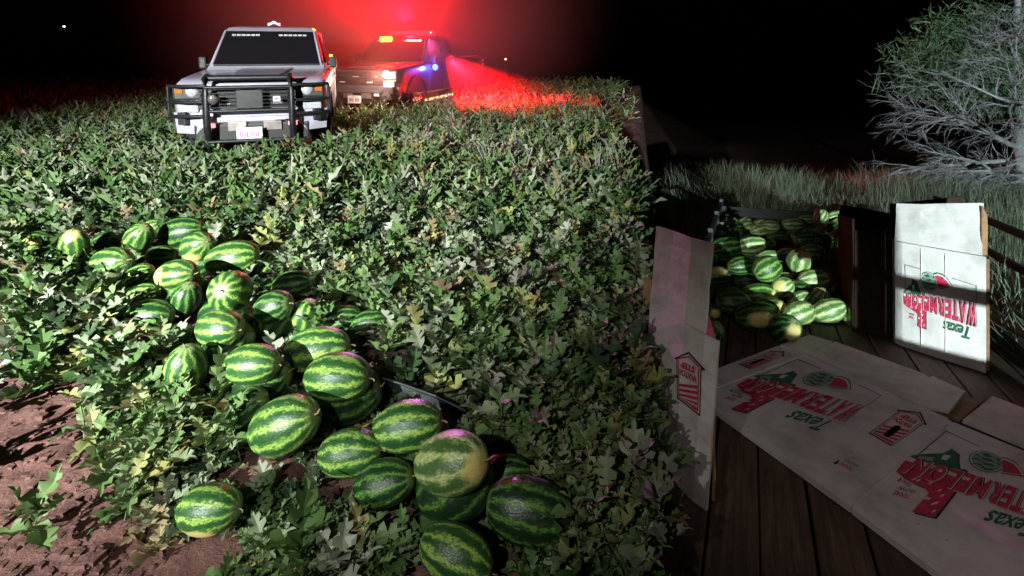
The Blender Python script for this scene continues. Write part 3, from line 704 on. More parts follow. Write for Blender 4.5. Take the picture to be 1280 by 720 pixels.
def deck_place(src, dst, z=TH + .002):
    Hm = homog(src, dst)
    def f(V):
        q = hmap(Hm, V); return np.array([dk(x, y, z + .0025 * (1 if x > 1020 else max(0, (x - 870) / 150))) for x, y in q])
    return f
LOGO = logo(); MOTIF = []
for k_ in range(len(LOGO)):
    MOTIF.append('printed_frame' if k_ < 1 else 'printed_border' if k_ < 2 else ('printed_map' if k_ < 20 else ('printed_melon' if k_ < 27 else ('printed_slice' if k_ < 30 else ('printed_word' if k_ < 60 else 'printed_script' if k_ < 62 else 'printed_small_mark')))))
print_on(LOGO, deck_place([(.60, .287), (.56, .75), (.9, .176), (.9, .5), (.08, .25), (.08, .61)], [(1022.5, 472.5), (953.5, 517), (1000, 450), (938, 476), (1099, 495), (1054, 528)]), (0, 0, 1), flat, 'printed_logo')
print_on(LOGO, deck_place([(.60, .287), (.56, .75), (.9, .176), (.9, .5), (.46, .30), (.28, .70)], [(1231, 575), (1199, 645), (1185, 541), (1136, 580), (1262, 588), (1262, 660)]), (0, 0, 1), flat, 'printed_logo')
print_on(step_icon(), deck_place([(0, 1), (1, 1), (0, 0), (1, 0)], [(1115, 557.5), (1087, 541.5), (1158, 527), (1128, 511.5)]), (0, 0, 1), flat, 'watch_step_mark')
print_on(step_icon(), deck_place([(0, 1), (1, 1), (0, 0), (1, 0)], [(938, 461.5), (924.5, 455), (981, 444), (967, 438.5)]), (0, 0, 1), flat, 'watch_step_mark')
print_on(small_mark(), deck_place([(0, 1), (1, 1), (0, 0), (1, 0)], [(1062, 591), (1046, 583), (1075, 582), (1058, 573)]), (0, 0, 1), flat, 'texas_grown_mark')
print_on(small_mark(), deck_place([(0, 1), (1, 1), (0, 0), (1, 0)], [(1135, 611), (1124, 604), (1147, 602), (1134, 595)]), (0, 0, 1), flat, 'texas_grown_mark')
print_on(small_mark(), deck_place([(0, 1), (1, 1), (0, 0), (1, 0)], [(925, 496), (915, 491), (932, 491), (921, 486)]), (0, 0, 1), flat, 'texas_grown_mark')

# ------------------------------------------------------------------ cartons standing on the deck
def sheet(name, plan, z0, z1, thick, mat, parent, wob=0.0, nz=6, ztop=None, seed=0, lean=0.0, tx=0.0):
    """a bent upright sheet following a plan polyline (list of xy)"""
    r_ = random.Random(seed); plan = [Vector((p[0], p[1], 0)) for p in plan]; n = len(plan); V = []
    nor = []
    for i in range(n):
        d = (plan[min(i + 1, n - 1)] - plan[max(i - 1, 0)]).normalized(); nor.append(Vector((d.y, -d.x, 0)))
    W = [[r_.uniform(-wob, wob) for _ in range(nz + 1)] for _ in range(n)]
    for side in (0, 1):
        for i in range(n):
            for j in range(nz + 1):
                k = j / nz; zt = z1 if ztop is None else ztop[i]
                p = plan[i] + nor[i] * (W[i][j] - lean * k - side * thick); p.z = z0 + (zt - z0) * k; p.x += tx * k; V.append(p)
    m_ = (nz + 1); Fc = []; o = n * m_
    for i in range(n - 1):
        for j in range(nz):
            a, b_, c_, d_ = i * m_ + j, (i + 1) * m_ + j, (i + 1) * m_ + j + 1, i * m_ + j + 1
            Fc += [(a, b_, c_, d_), (o + d_, o + c_, o + b_, o + a)]
        Fc += [(i * m_, o + i * m_, o + (i + 1) * m_, (i + 1) * m_), (i * m_ + nz, (i + 1) * m_ + nz, o + (i + 1) * m_ + nz, o + i * m_ + nz)]
    for i in (0, n - 1):
        for j in range(nz): Fc.append((i * m_ + j, i * m_ + j + 1, o + i * m_ + j + 1, o + i * m_ + j))
    mb = MB(); mb.add(V, Fc); return mb.build(name, mat, parent)

# right one
A = on_deck(1118, 430); B = on_deck(1232, 467)
rc = thing('upright_carton', 'white carton standing upside down on end in the headlight beam by the trailer rail', 'carton', (A.x, A.y, 0))
ax = (B - A); ln = ax.length; ex = ax.normalized(); nrm = Vector((ex.y, -ex.x, 0))     # toward the camera
if nrm.dot(Vector((0, -1, 0))) < 0: nrm = -nrm
def lp(u, d): q = ex * (u * ln) + nrm * d; return (q.x, q.y)
body_plan = [lp(-.07, -.05), lp(.0, -.008), lp(.10, .004), lp(.32, .008), lp(.55, .010), lp(.80, .006), lp(1.0, .0)]
HB = .69
sheet('front_panel', body_plan, .004, HB, .012, M['board'], rc, .0025, 8, None, 4)
sheet('back_panel', [lp(-.07, -.062), lp(.5, -.075), lp(1.0, -.05)], .004, HB - .02, .008, M['kraft'], rc, .003, 4, None, 5)
sheet('top_flap', [lp(.0, -.004), lp(.3, .006), lp(.6, .004), lp(.965, -.002)], HB + .004, 1.0, .010, M['board'], rc, .004, 6, [.94, .955, .98, 1.005], 6, .02)
sheet('side_flap', [lp(-.10, -.14), lp(-.06, -.07), lp(-.005, -.03)], HB - .04, HB + .05, .006, M['kraft'], rc, .004, 3, [HB + .05, HB + .03, HB + .06], 8)
sheet('corner_ply', [lp(.965, -.005), lp(.995, -.04)], HB + .004, .98, .008, M['kraft'], rc, .002, 3, [.99, .93], 9)
def r_place(V):
    out = []
    for u, v in V:                       # reading-right runs to -u, reading-up runs down
        s_ = 1.0 - (u * .93 + .02); dd = np.interp(s_, [-.07, 0, .1, .32, .55, .8, 1], [-.05, -.008, .004, .008, .010, .006, 0]); q = lp(s_, dd + .0035); out.append((q[0], q[1], HB - .03 - v * (HB - .05)))
    return np.array(out)
print_on(LOGO, r_place, tuple(nrm), rc, 'printed_logo')
for k, u in enumerate((.33, .60)):
    MB().tube([Vector((*lp(u, .012), .03)), Vector((*lp(u + .004, .0125), HB * .5)), Vector((*lp(u - .003, .011), HB - .02))], .0028, 5).build('crease_ridge', M['board'], rc)

# dark carton behind it
Db = [on_deck(1066, 415), on_deck(1112, 432)]
dc = thing('dark_carton', 'brown carton bin with open flaps standing in shadow behind the white upright one', 'carton', (Db[0].x, Db[0].y, 0))
o0 = Db[0]; e1 = (TR * .62); e2 = (TD * .70)
cpl = [(0, 0), (e1.x, e1.y), (e1.x + e2.x, e1.y + e2.y), (e2.x, e2.y)]
M['shaded_kraft'] = plain('shaded_kraft', (0.035, 0.022, 0.016), 0.9, 0, 0.3, 20, 0.2, 0.1)  # kraft darkened so the shade on this carton sits in its colour
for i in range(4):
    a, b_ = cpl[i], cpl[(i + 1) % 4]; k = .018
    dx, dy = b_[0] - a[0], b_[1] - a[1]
    sheet('side_panel', [(a[0] + dx * k, a[1] + dy * k), ((a[0] + b_[0]) / 2, (a[1] + b_[1]) / 2), (b_[0] - dx * k, b_[1] - dy * k)], .004, .74, .012, M['shaded_kraft'], dc, .003, 4, [.72, .76, .80], 20 + i)
sheet('top_flap', [(e1.x * .35, e1.y * .35), (e1.x * .98, e1.y * .98)], .79, .97, .010, M['shaded_kraft'], dc, .004, 3, [.92, 1.0], 31)

# left one: leaning carton, printed outer face toward the field
lc = thing('leaning_carton', 'grey-white carton leaning on edge at the field side of the trailer, torn top flap raised', 'carton', tuple(on_deck(882, 640)))
li = lc.matrix_basis.inverted()
LP = [on_deck(801, 548), on_deck(820, 572), on_deck(842, 603), on_deck(866, 628), on_deck(883, 640)]
LPl = [(li @ p) for p in LP]
def at_edge(px, i): return None
LZ = .66
sheet('front_panel', [(p.x, p.y) for p in LPl], .004, LZ, .012, M['board'], lc, .003, 8, [.66, .66, .66, .655, .65], 41, 0, .045)
sheet('top_flap', [(p.x + .045, p.y) for p in LPl[:4]], LZ + .003, 1.0, .010, M['board'], lc, .003, 6, [1.0, 1.005, 1.01, 1.015], 42, 0, .03)
far = [LPl[4] + Vector((.055, .05, 0)), LPl[4] + Vector((.12, .30, 0)), LPl[4] + Vector((.06, .60, 0)), LPl[4] + Vector((-.02, .82, 0))]
sheet('back_panel', [(p.x, p.y) for p in far], .004, LZ - .01, .012, M['kraft'], lc, .003, 6, None, 43)
PA, PB = LP[0], LP[4]
def face_place(src, dst):
    Hm = homog(src, dst)
    n_ = (PB - PA).cross(Vector((.045 / LZ, 0, 1))).normalized()
    if n_.dot(-PA) < 0: n_ = -n_
    def f(V):
        out = []
        for x, y in hmap(Hm, V):
            best = None
            for i in range(4):            # nearest panel facet hit by the sight line
                a, b_ = LP[i], LP[i + 1]; m_ = (b_ - a).cross(Vector((.045 / LZ, 0, 1)))
                r_ = ray(x, y); d = m_.dot(r_)
                tt = m_.dot(a - Vector((0, 0, CAMZ))) / d; p = Vector((0, 0, CAMZ)) + r_ * tt
                s_ = (p - a).dot(b_ - a) / (b_ - a).length_squared
                e = 0 if 0 <= s_ <= 1 else min(abs(s_), abs(s_ - 1))
                if best is None or e < best[0]: best = (e, p)
            out.append(li @ (best[1] + n_ * .004))
        return np.array(out)
    return f, n_
fp, n_ = face_place([(0, 1), (1, 1), (0, 0), (1, 0)], [(876, 519), (848, 497), (878, 455), (847, 444)])
print_on(step_icon(False), fp, tuple(n_), lc, 'watch_step_mark')
fp, n_ = face_place([(.07, .8), (.9, .8), (.07, .2), (.9, .2)], [(837, 555), (808, 500), (838, 470), (808, 410)])
print_on(LOGO, fp, tuple(n_), lc, 'printed_logo')

# ------------------------------------------------------------------ pickups
def rrect(cx, y, hw, z0, z1, r, n=4):
    pts = []
    for (sx, zc, a0) in ((1, z1 - r, 0), (-1, z1 - r, 90), (-1, z0 + r, 180), (1, z0 + r, 270)):
        for k in range(n + 1):
            a = R(a0 + 90 * k / n); pts.append(Vector((cx + sx * (hw - r) + r * math.cos(a), y, zc + r * math.sin(a))))
    return pts
def pickup(name, label, mat_w, paint, push, lit):
    T = thing(name, label, 'pickup truck', mat=mat_w)
    # lower body, hood and fenders
    st = [(.10, .93, .58, 1.06, .10), (.16, .98, .56, 1.12, .10), (.45, 1.0, .52, 1.165, .09), (1.0, 1.01, .50, 1.20, .08), (1.62, 1.01, .48, 1.235, .07), (2.2, 1.0, .48, 1.22, .06), (3.72, 1.0, .48, 1.24, .06), (3.74, 1.01, .52, 1.30, .05), (5.75, 1.0, .55, 1.32, .05), (5.85, .97, .58, 1.28, .05)]
    body = MB().loft([rrect(0, y, hw, z0, z1, r) for y, hw, z0, z1, r in st]).build('body', paint, T)
    # hood bulge
    hb = [[Vector((-.42 * k, y, z)), Vector((-.36 * k, y, z + .035)), Vector((.36 * k, y, z + .035)), Vector((.42 * k, y, z))] for y, z, k in ((.30, 1.135, .8), (.8, 1.175, .95), (1.3, 1.205, 1.05), (1.58, 1.22, 1.1))]
    MB().loft(hb, sm=False).build('hood_bulge', paint, T)
    MB().box((0, .115, 1.075), (1.5, .03, .03), None, .006).build('hood_lip', paint, T)
    # cab
    cab = [[(-.93, 1.50), (.93, 1.50), (.96, 2.3), (.96, 3.45), (.93, 3.66), (-.93, 3.66), (-.96, 3.45), (-.96, 2.3)],
           [(-.90, 1.68), (.90, 1.68), (.93, 2.35), (.93, 3.43), (.90, 3.62), (-.90, 3.62), (-.93, 3.43), (-.93, 2.35)],
           [(-.76, 2.20), (.76, 2.20), (.80, 2.5), (.80, 3.36), (.77, 3.50), (-.77, 3.50), (-.80, 3.36), (-.80, 2.5)],
           [(-.70, 2.30), (.70, 2.30), (.74, 2.56), (.74, 3.30), (.70, 3.42), (-.70, 3.42), (-.74, 3.30), (-.74, 2.56)],
           [(-.58, 2.42), (.58, 2.42), (.60, 2.66), (.60, 3.2), (.56, 3.3), (-.56, 3.3), (-.60, 3.2), (-.60, 2.66)]]
    zs = [1.20, 1.31, 1.84, 1.90, 1.925]
    MB().loft([[Vector((x, y, z)) for x, y in g] for g, z in zip(cab, zs)], sm=False).build('cab', paint, T)
    def lerp(a, b_, k): return [a[i] + (b_[i] - a[i]) * k for i in range(3)]
    # windscreen, proud of the cab shell
    bl, br, tr, tl = (-.86, 1.655, 1.30), (.86, 1.655, 1.30), (.735, 2.17, 1.83), (-.735, 2.17, 1.83)
    ws = MB().prism([bl, br, tr, tl], (0, -.012, .010)).build('windscreen', M['glass'], T)
    for a, b_ in ((bl, tl), (br, tr)): MB().tube([Vector(a) + Vector((0, -.01, .005)), Vector(b_) + Vector((0, -.01, .005))], .022, 6).build('pillar', paint, T)
    MB().tube([Vector(bl) + Vector((.03, -.02, 0)), Vector(br) + Vector((-.03, -.02, 0))], .02, 6).build('cowl', M['black'], T)
    for s_ in (-1, 1):
        for y0, y1, t0, t1 in ((1.80, 2.55, 2.28, 2.60), (2.63, 3.40, 2.66, 3.33)):
            MB().prism([(s_ * .925, y0, 1.32), (s_ * .945, y1, 1.32), (s_ * .800, t1, 1.80), (s_ * .785, t0, 1.80)], (s_ * .012, 0, .002)).build('side_window', M['glass'], T)
        # mirror
        mm = MB(); mm.box((s_ * 1.05, 1.90, 1.33), (.12, .14, .19), None, .025); mm.tube([(s_ * .95, 1.86, 1.30), (s_ * 1.06, 1.86, 1.30)], .022, 6); mm.build('mirror', M['black'], T)
        # doors
        for y0, y1 in ((1.72, 2.58), (2.62, 3.50)):
            d_ = MB().box((s_ * 1.004, (y0 + y1) / 2, .86), (.02, y1 - y0, .66), None, .008).build('door', paint, T); MB().box((s_ * 1.02, y1 - .12, 1.08), (.022, .16, .035), None, .006).build('handle', M['black'], d_)
    # visor light strips behind the glass top
    for x0, x1 in ((-.62, -.16), (.14, .62)):
        sm_ = MB()
        for k in np.linspace(x0, x1, 7)[:-1]: sm_.box((k + .035, 2.083, 1.775), (.062, .012, .026), (R(-46), 0, 0))
        sm_.build('visor_light', M['strip_white'], T)
    # wheels
    for s_ in (-1, 1):
        for y in (1.02, 4.72):
            wl = MB().lathe([(.0, .10), (.22, .10), (.25, .13), (.37, .14), (.41, .10), (.41, -.10), (.37, -.14), (.2, -.12), (0, -.12)], (s_ * .86, y, .41), 'x', 28).build('wheel', M['rubber'], T)
            MB().lathe([(.0, s_ * .10), (.07, s_ * .115), (.16, s_ * .09), (.22, s_ * .125), (.245, s_ * .135)], (s_ * .865, y, .41), 'x', 20).build('rim', M['chrome'], wl)
            arc = [(y + .50 * math.cos(a), .42 + .50 * math.sin(a)) for a in np.linspace(.05, math.pi - .05, 14)]
            MB().loft([[Vector((s_ * .96, p[0], p[1])), Vector((s_ * 1.035, p[0], p[1])), Vector((s_ * 1.035, p[0], p[1] + .05)), Vector((s_ * .96, p[0], p[1] + .05))] for p in arc], sm=False).build('wheel_arch', M['black'], T)
    MB().box((0, 2.9, .42), (1.7, 4.6, .16), None, .02).build('underbody', M['black'], T)
    # bed
    MB().box((0, 4.78, 1.325), (1.60, 1.85, .012)).build('bed_cover', M['black'], T)
    # front end
    MB().box((0, .11, .92), (1.36, .05, .30), None, .012).build('grille_surround', M['black'], T)
    for k in range(5): MB().box((0, .078, .81 + .055 * k), (1.30, .02, .018), None, .004).build('grille_bar', M['black_metal'], T)
    MB().box((0, .075, .955), (.16, .02, .028), None, .004).build('grille_emblem', M['chrome'], T)
    for x in (-.34, .34): MB().box((x, .068, .835), (.13, .012, .018), None, .003).build('grille_light', M['strip_white'], T)
    for s_ in (-1, 1):
        hz_ = MB(); hz_.box((s_ * .80, .115, .99), (.36, .07, .20), None, .03); hs = hz_.build('headlamp_housing', M['black'], T)
        lit_h = lit and s_ == 1
        MB().lathe([(.0, -.035), (.05, -.03), (.078, -.012), (.085, .01)], (s_ * .74, .085, 1.01), 'y', 20).build('headlamp', M['g_white'] if lit_h else M['lens'], T)
        MB().box((s_ * .90, .082, 1.01), (.10, .03, .06), None, .012).build('turn_signal', M['amber_off'], T)
        MB().box((s_ * .80, .085, .80), (.26, .05, .13), None, .03).build('daylight_lamp', M['lens'], T)
        MB().box((s_ * .84, .062, .878), (.30, .02, .035), None, .006).build('lamp_trim', M['black'], T)
    # bumper: pale corners and a bar across the middle
    for s_ in (-1, 1):
        q = [(s_ * 1.0, .15, .74), (s_ * .64, .05, .70), (s_ * .60, .05, .58), (s_ * .72, .06, .46), (s_ * .98, .16, .47)]
        c_ = MB().prism(q, (0, .16, 0)).build('bumper_corner', paint, T)
        MB().box((s_ * .86, .058, .67), (.10, .10, .16), (0, 0, R(s_ * 16)), .01).build('corner_vent', M['black'], c_)
        MB().box((s_ * .53, .02, .565), (.12, .04, .055), None, .012).build('fog_lamp', M['g_fogpink'] if push else M['lens'], T)
    MB().box((0, .05, .635), (1.30, .06, .065), None, .012).build('bumper_bar', paint, T)
    MB().box((0, .12, .46), (1.50, .12, .24), None, .03).build('lower_valance', M['black'], T)
    for x in (-.20, .26): MB().box((x, .045, .54), (.24, .02, .12), None, .006).build('tow_plate', M['gold'], T)
    pl = MB().box((-.03, -.06 if push else .03, .455), (.33, .012, .17), None, .004).build('license_plate', M['plate'], T)
    V, Fc = text('TEXAS', .02); y_ = (-.06 if push else .03) - .0075
    def pv_(V, x0, z0, x1, z1): return [(-.03 + x0 + a * (x1 - x0), y_, .455 + z0 + b_ * (z1 - z0)) for a, b_ in V]
    link(bpy.data.objects.new('plate_lettering', mesh_of('plate_lettering', pv_(V, -.06, .048, .06, .072), Fc, M['plate_ink'])), pl)
    V, Fc = text('IIII IIII', .03); link(bpy.data.objects.new('plate_lettering', mesh_of('plate_lettering', pv_(V, -.12, -.04, .12, .03), Fc, M['plate_ink'])), pl)
    if push:
        for x in (-.54, .54):
            MB().tube([(x, .04, .32), (x, -.07, .40), (x, -.10, .60), (x, -.09, 1.0), (x * .99, -.05, 1.16), (x * .97, .03, 1.19)], .046, 10).build('push_bar_upright', M['black_metal'], T)
        MB().tube([(-.55, -.02, 1.175), (.55, -.02, 1.175)], .038, 8).build('push_bar_top_tube', M['black_metal'], T)
        for z in (1.06, .76, .37): MB().tube([(-.54, -.085, z), (.54, -.085, z)], .024, 8).build('push_bar_cross_tube', M['black_metal'], T)
        MB().box((0, -.055, .90), (.34, .02, .24), None, .01).build('push_bar_plate', M['black_metal'], T)
        for x in (-.30, .30):
            g = MB()
            for z in np.linspace(.80, 1.03, 6): g.tube([(x - .20, -.06, z), (x + .20, -.06, z)], .006, 5)
            g.build('push_bar_mesh', M['black_metal'], T)
        for s_ in (-1, 1):
            for z in (1.08, .88, .70): MB().tube([(s_ * .54, -.07, z), (s_ * .85, -.04, z), (s_ * 1.03, .10, z)], .022, 8).build('wrap_tube', M['black_metal'], T)
            MB().tube([(s_ * 1.03, .10, 1.08), (s_ * 1.04, .11, .68)], .022, 8).build('wrap_upright', M['black_metal'], T)
        # round star badge and square badge hung on the bar
        b1 = MB().lathe([(0, -.012), (.055, -.01), (.062, 0)], (-.44, -.125, .915), 'y', 24).build('star_badge', M['gold'], T)
        st5 = [(-.44 + (.04 if k % 2 == 0 else .017) * math.sin(k * math.pi / 5), -.139, .915 + (.04 if k % 2 == 0 else .017) * math.cos(k * math.pi / 5)) for k in range(10)]
        MB().prism(st5, (0, -.003, 0)).build('star', M['black'], b1)
        b2 = MB().box((.355, -.115, .905), (.095, .02, .07), None, .008).build('square_badge', M['plate'], T); MB().box((.355, -.1265, .905), (.045, .003, .028)).build('badge_mark', M['plate_ink'], b2)
        MB().box((.355, -.08, .64), (.20, .015, .016)).build('winch_hook_bar', M['strip_white'], T)
        # roof aerial unit: flat bow-tie base with a stub
        ra = MB(); ra.prism([(-.02 + a, 2.75, 1.955 + b_) for a, b_ in ((-.11, .0), (-.04, .02), (-.03, .035), (.03, .035), (.04, .02), (.11, .0), (.11, .05), (.04, .06), (.03, .085), (-.03, .085), (-.04, .06), (-.11, .05))], (0, .10, 0)); ra.build('roof_emblem_light', M['strip_white'], T)
        MB().tube([(-.02, 2.80, 1.91), (-.02, 2.80, 1.97)], .03, 8).build('roof_light_post', M['black'], T)
        MB().box((.72, 2.32, 1.88), (.06, .05, .03), (0, R(25), 0), .006).build('roof_marker', M['g_amber'], T)
        MB().box((1.02, 1.93, 1.42), (.05, .05, .07), None, .01).build('mirror_marker', M['g_amber'], T)
    if lit:
        MB().box((-.36, 2.10, 1.80), (.34, .07, .16), None, .03).build('visor_flasher', M['g_amber'], T)
        MB().box((.42, 2.10, 1.76), (.42, .05, .07), None, .02).build('visor_flasher', M['g_yellow'], T)
        lb = MB().box((0, 2.85, 1.99), (1.25, .26, .11), None, .03).build('light_bar', M['g_red'], T)
        MB().lathe([(0, -.05), (.05, -.04), (.075, 0), (.06, .03)], (1.12, 1.80, 1.12), 'y', 14).build('mirror_beacon', M['g_blue'], T)
        MB().box((1.10, 2.1, .36), (.04, 1.7, .05), None, .015).build('step_light', M['g_redhot'], T)
        MB().box((.86, 4.9, 1.36), (.03, 1.5, .02), None, .005).build('bed_rail', M['g_marker'], T)  # rail is no lamp; emission paints red light along its edge
        for z in (1.22, 1.10, .96): MB().box((.99, 5.80, z), (.06, .05, .07), None, .01).build('tail_lamp', M['g_marker'], T)
    MB().box((0, 5.9, .62), (1.8, .12, .16), None, .03).build('rear_bumper', M['chrome'], T)
    return T
def frame(o, d, sx=1.0):                     # local +Y runs to the rear along d, Z square to the slope
    d = Vector(d).normalized(); up = Vector((0, -SL, 1)).normalized(); x = d.cross(up).normalized(); z = x.cross(d).normalized()
    m_ = Matrix((x * sx, d, z)).transposed().to_4x4(); m_.translation = Vector(o); return m_
fx, fy = (319 - CX) / F * 6.75, 6.75
d1 = Vector((-.30, .954, SL * .954))
T1 = pickup('patrol_pickup', 'white patrol pickup with black push bumper parked head-on in the vines', frame((fx, fy, SL * fy - .03), d1, .92), M['paint_white'], True, False)
o2 = Vector((-3.45, 11.3, SL * 11.3 - .03)); d2 = Vector((.27, .963, SL * .963))
T2 = pickup('dark_pickup', 'dark pickup with lit red light bar and blazing headlamp in red dust', frame(o2, d2), M['paint_dark'], False, True)
M2 = frame(o2, d2)
def t2(x, y, z): return M2 @ Vector((x, y, z))
# light given off by the second pickup's own lamps
spot('light_bar_red', t2(-.1, 2.7, 2.30), t2(-.25, 1.2, 5.5), 4600, (1.0, 0.002, 0.012), 172, 1.0, .15)
point('light_bar_spill', t2(-.1, 2.7, 2.4), 600, (1.0, 0.002, 0.012), .15)
for az_, el_, sz_ in ((-6, -36, 46), (-48, -42, 46)):
    p_ = t2(1.30, 2.2, 1.35); d_ = Vector((math.cos(R(az_)) * math.cos(R(el_)), math.sin(R(az_)) * math.cos(R(el_)), math.sin(R(el_))))
    spot('alley_light_red', p_, p_ + d_, 46000, (1.0, 0.004, 0.012), sz_, .9, .08)
point('headlamp_glow', t2(.74, -.30, 1.0), 130, (1.0, 0.75, 0.5), .06)
point('beacon_blue', t2(1.15, 1.60, 1.12), 60, (0.03, 0.08, 1.0), .05)
spot('strobe_violet', t2(1.25, 1.2, 1.75), (-.1, 5.0, .6), 2600, (0.80, 0.22, 0.85), 24, .9, .1)

# dust cloud
bm = bmesh.new(); bmesh.ops.create_icosphere(bm, subdivisions=4, radius=1); dme = bpy.data.meshes.new('dust_cloud'); bm.to_mesh(dme); bm.free(); dme.materials.append(M['dust'])
dc_ = link(bpy.data.objects.new('dust_cloud', dme)); dc_.location = (-3.6, 13.6, 4.6); dc_.scale = (6.8, 5.5, 4.8)
tag(dc_, 'thin dust hanging in the red light round the dark pickup', 'dust', None, 'stuff')

# far lamps on poles
for (px, py, Y) in ((632, 74, 60), (80, 33, 60)):
    p = at(px, py, Y); g0 = float(gz(p.x, p.y))
    L_ = thing('yard_lamp', 'far white yard lamp glowing beyond the dark field', 'lamp', (p.x, p.y, g0), group='far yard lamps'); hgt = p.z - g0
    MB().tube([(0, 0, -.3), (0, 0, hgt - .1)], .06, 6).build('pole', M['steel'], L_)
    MB().lathe([(0, -.12), (.10, -.07), (.12, 0), (.08, .08), (0, .1)], (0, 0, hgt), 'z', 12).build('bulb', M['g_far'], L_)

# ------------------------------------------------------------------ grey plastic sheet between the melons
pp = [on_field(462, 474, .06), on_field(500, 484, .10), on_field(540, 500, .09), on_field(578, 517, .05)]
sh = MB(); rings = []
for i, p in enumerate(pp):
    wv = Vector((.02, -.055 - .01 * (i % 2), .05)); rings.append([p - wv, p + Vector((0, 0, .018 + .01 * (i % 2))), p + wv, p + wv - Vector((0, 0, .006)), p + Vector((0, 0, .010)), p - wv - Vector((0, 0, .006))])
sh.loft(rings, sm=False); so = sh.build('plastic_sheet', M['drip']); tag(so, 'folded strip of dark grey plastic sheet lying between the watermelons and vines', 'plastic sheet')

# ------------------------------------------------------------------ leaves
def leaf_template(kind):
    """lobed melon leaf, unit length along x; returns verts (n,3) and triangle index"""
    if kind == 0:
        sin_ = [(.03, .015), (.31, .085), (.57, .085), (.80, .06)]; tips = [((.17, .25), (.29, .31)), ((.42, .37), (.57, .40)), ((.70, .27), (.83, .25))]; end = [(.92, .075), (1.0, .015)]
    elif kind == 1:
        sin_ = [(.03, .02), (.32, .10), (.60, .09)]; tips = [((.22, .28),), ((.52, .34),)]; end = [(.82, .13), (1.0, .01)]
    else:
        sin_ = [(.0, .01), (.3, .15), (.65, .12)]; tips = [None, None]; end = [(1.0, .008)]
    V = []; Fc = []
    for sgn in (1, -1):
        b = len(V); ns = len(sin_)
        V += [(x, y * sgn, 0) for x, y in sin_] + [(x, 0, 0) for x, _ in sin_]
        def tri(*q): Fc.append(q if sgn < 0 else q[::-1])
        for i in range(ns - 1):
            s0, s1, m0, m1 = b + i, b + i + 1, b + ns + i, b + ns + i + 1
            tri(m0, s0, s1); tri(m0, s1, m1)
            if tips[i]:
                k = len(V); V += [(x, y * sgn, 0) for x, y in tips[i]]
                if len(tips[i]) == 2: tri(s0, k, k + 1); tri(s0, k + 1, s1)
                else: tri(s0, k, s1)
        k = len(V); V += [(x, y * sgn, 0) for x, y in end] + [(1.0, 0, 0)]; last = len(V) - 1; sl_, ml = b + ns - 1, b + 2 * ns - 1
        ch = [sl_] + list(range(k, k + len(end))) + [last]
        for q0, q1 in zip(ch[:-1], ch[1:]): tri(ml, q0, q1)
    V = np.array(V, float); z = -.22 * V[:, 0] ** 2 + .30 * np.abs(V[:, 1]) + .06 * np.sin(V[:, 0] * 9 + V[:, 1] * 5); V[:, 2] = z
    return V, np.array(Fc)
TPL = [leaf_template(k) for k in range(3)]
def leaves(base, az, el, ln, roll, kind, wid=1.0):
    """arrays -> verts (n*k,3), tris"""
    V, Fc = TPL[kind]; n = len(ln)
    d = np.stack([np.cos(az) * np.cos(el), np.sin(az) * np.cos(el), np.sin(el)], -1)
    sd = np.stack([-np.sin(az), np.cos(az), np.zeros(n)], -1); nn = np.cross(d, sd)
    c, s_ = np.cos(roll)[:, None], np.sin(roll)[:, None]; sd2 = sd * c + nn * s_; nn2 = nn * c - sd * s_
    P = base[:, None, :] + ln[:, None, None] * (V[None, :, 0:1] * d[:, None, :] + V[None, :, 1:2] * wid * sd2[:, None, :] + V[None, :, 2:3] * nn2[:, None, :])
    T = Fc[None] + (np.arange(n) * len(V))[:, None, None]
    return P.reshape(-1, 3), T.reshape(-1), len(V)
MX = np.array([[m_['p'].x, m_['p'].y, m_['mi'], m_['maj']] for _, m_ in fm])
MPX = [to_px(*m_['p'])[0] for _, m_ in fm]; MPY = [to_px(*m_['p'])[1] for _, m_ in fm]; MPR = [m_['maj'] * F / m_['p'].y for _, m_ in fm]
inv1 = T1.matrix_world.inverted(); inv2 = M2.inverted()
def in_truck(x, y, z):
    for iv in (inv1, inv2):
        q = iv @ Vector((x, y, z))
        if -1.0 < q.x < 1.0 and .05 < q.y < 5.9: return True
    return False
LONE = [i for i, (_, m_) in enumerate(fm) if m_['label'] and m_['label'].startswith('lone')][0]
def low_ok(x, y):
    if x > .25 * y + .04: return False
    px, py = to_px(x, y, float(gz(x, y)))
    if (np.hypot(MX[:, 0] - x, MX[:, 1] - y) < MX[:, 2] * .9).any(): return False
    for (mx, my, mr, mp) in zip(MPX, MPY, MPR, MX):
        if mp[1] > y - .02 and abs(px - mx) < mr and py - 640 * .09 / y < my + mr * .5 and py > my - mr: return False
    return not (py > 400 and px < soil_edge(py) - 5)
def sprig_ok(x, y, r_):
    z = float(gz(x, y))
    if x > .25 * y + .06: return False
    px, py = to_px(x, y, z)
    if y > 3.5 and px > 806 - 70 * (float(vnoise(np.array(x), np.array(y), 1.6, 12)) + .5) * min(1, (y - 3.5) / 3): return False
    d = np.hypot(MX[:, 0] - x, MX[:, 1] - y)
    if (d < MX[:, 3] * 1.02).any() or d[LONE] < .30: return False
    if y < 5:
        ph_ = 640 * .17 / y
        for (mx, my, mr, mp) in zip(MPX, MPY, MPR, MX):
            if mp[1] > y - .02 and abs(px - mx) < mr * 1.0 and py - ph_ < my + mr * .62 and py > my - mr and r_ > .12: return False
    near = (d < .32).sum()
    if near >= 3 and r_ > .15: return False
    e = soil_edge(py)
    if py > 400:
        if px < e - 30 and r_ > .015: return False
        if px < e + 30 and r_ > .35: return False
    if y > 6.5 and in_truck(x, y, z): return False
    return True
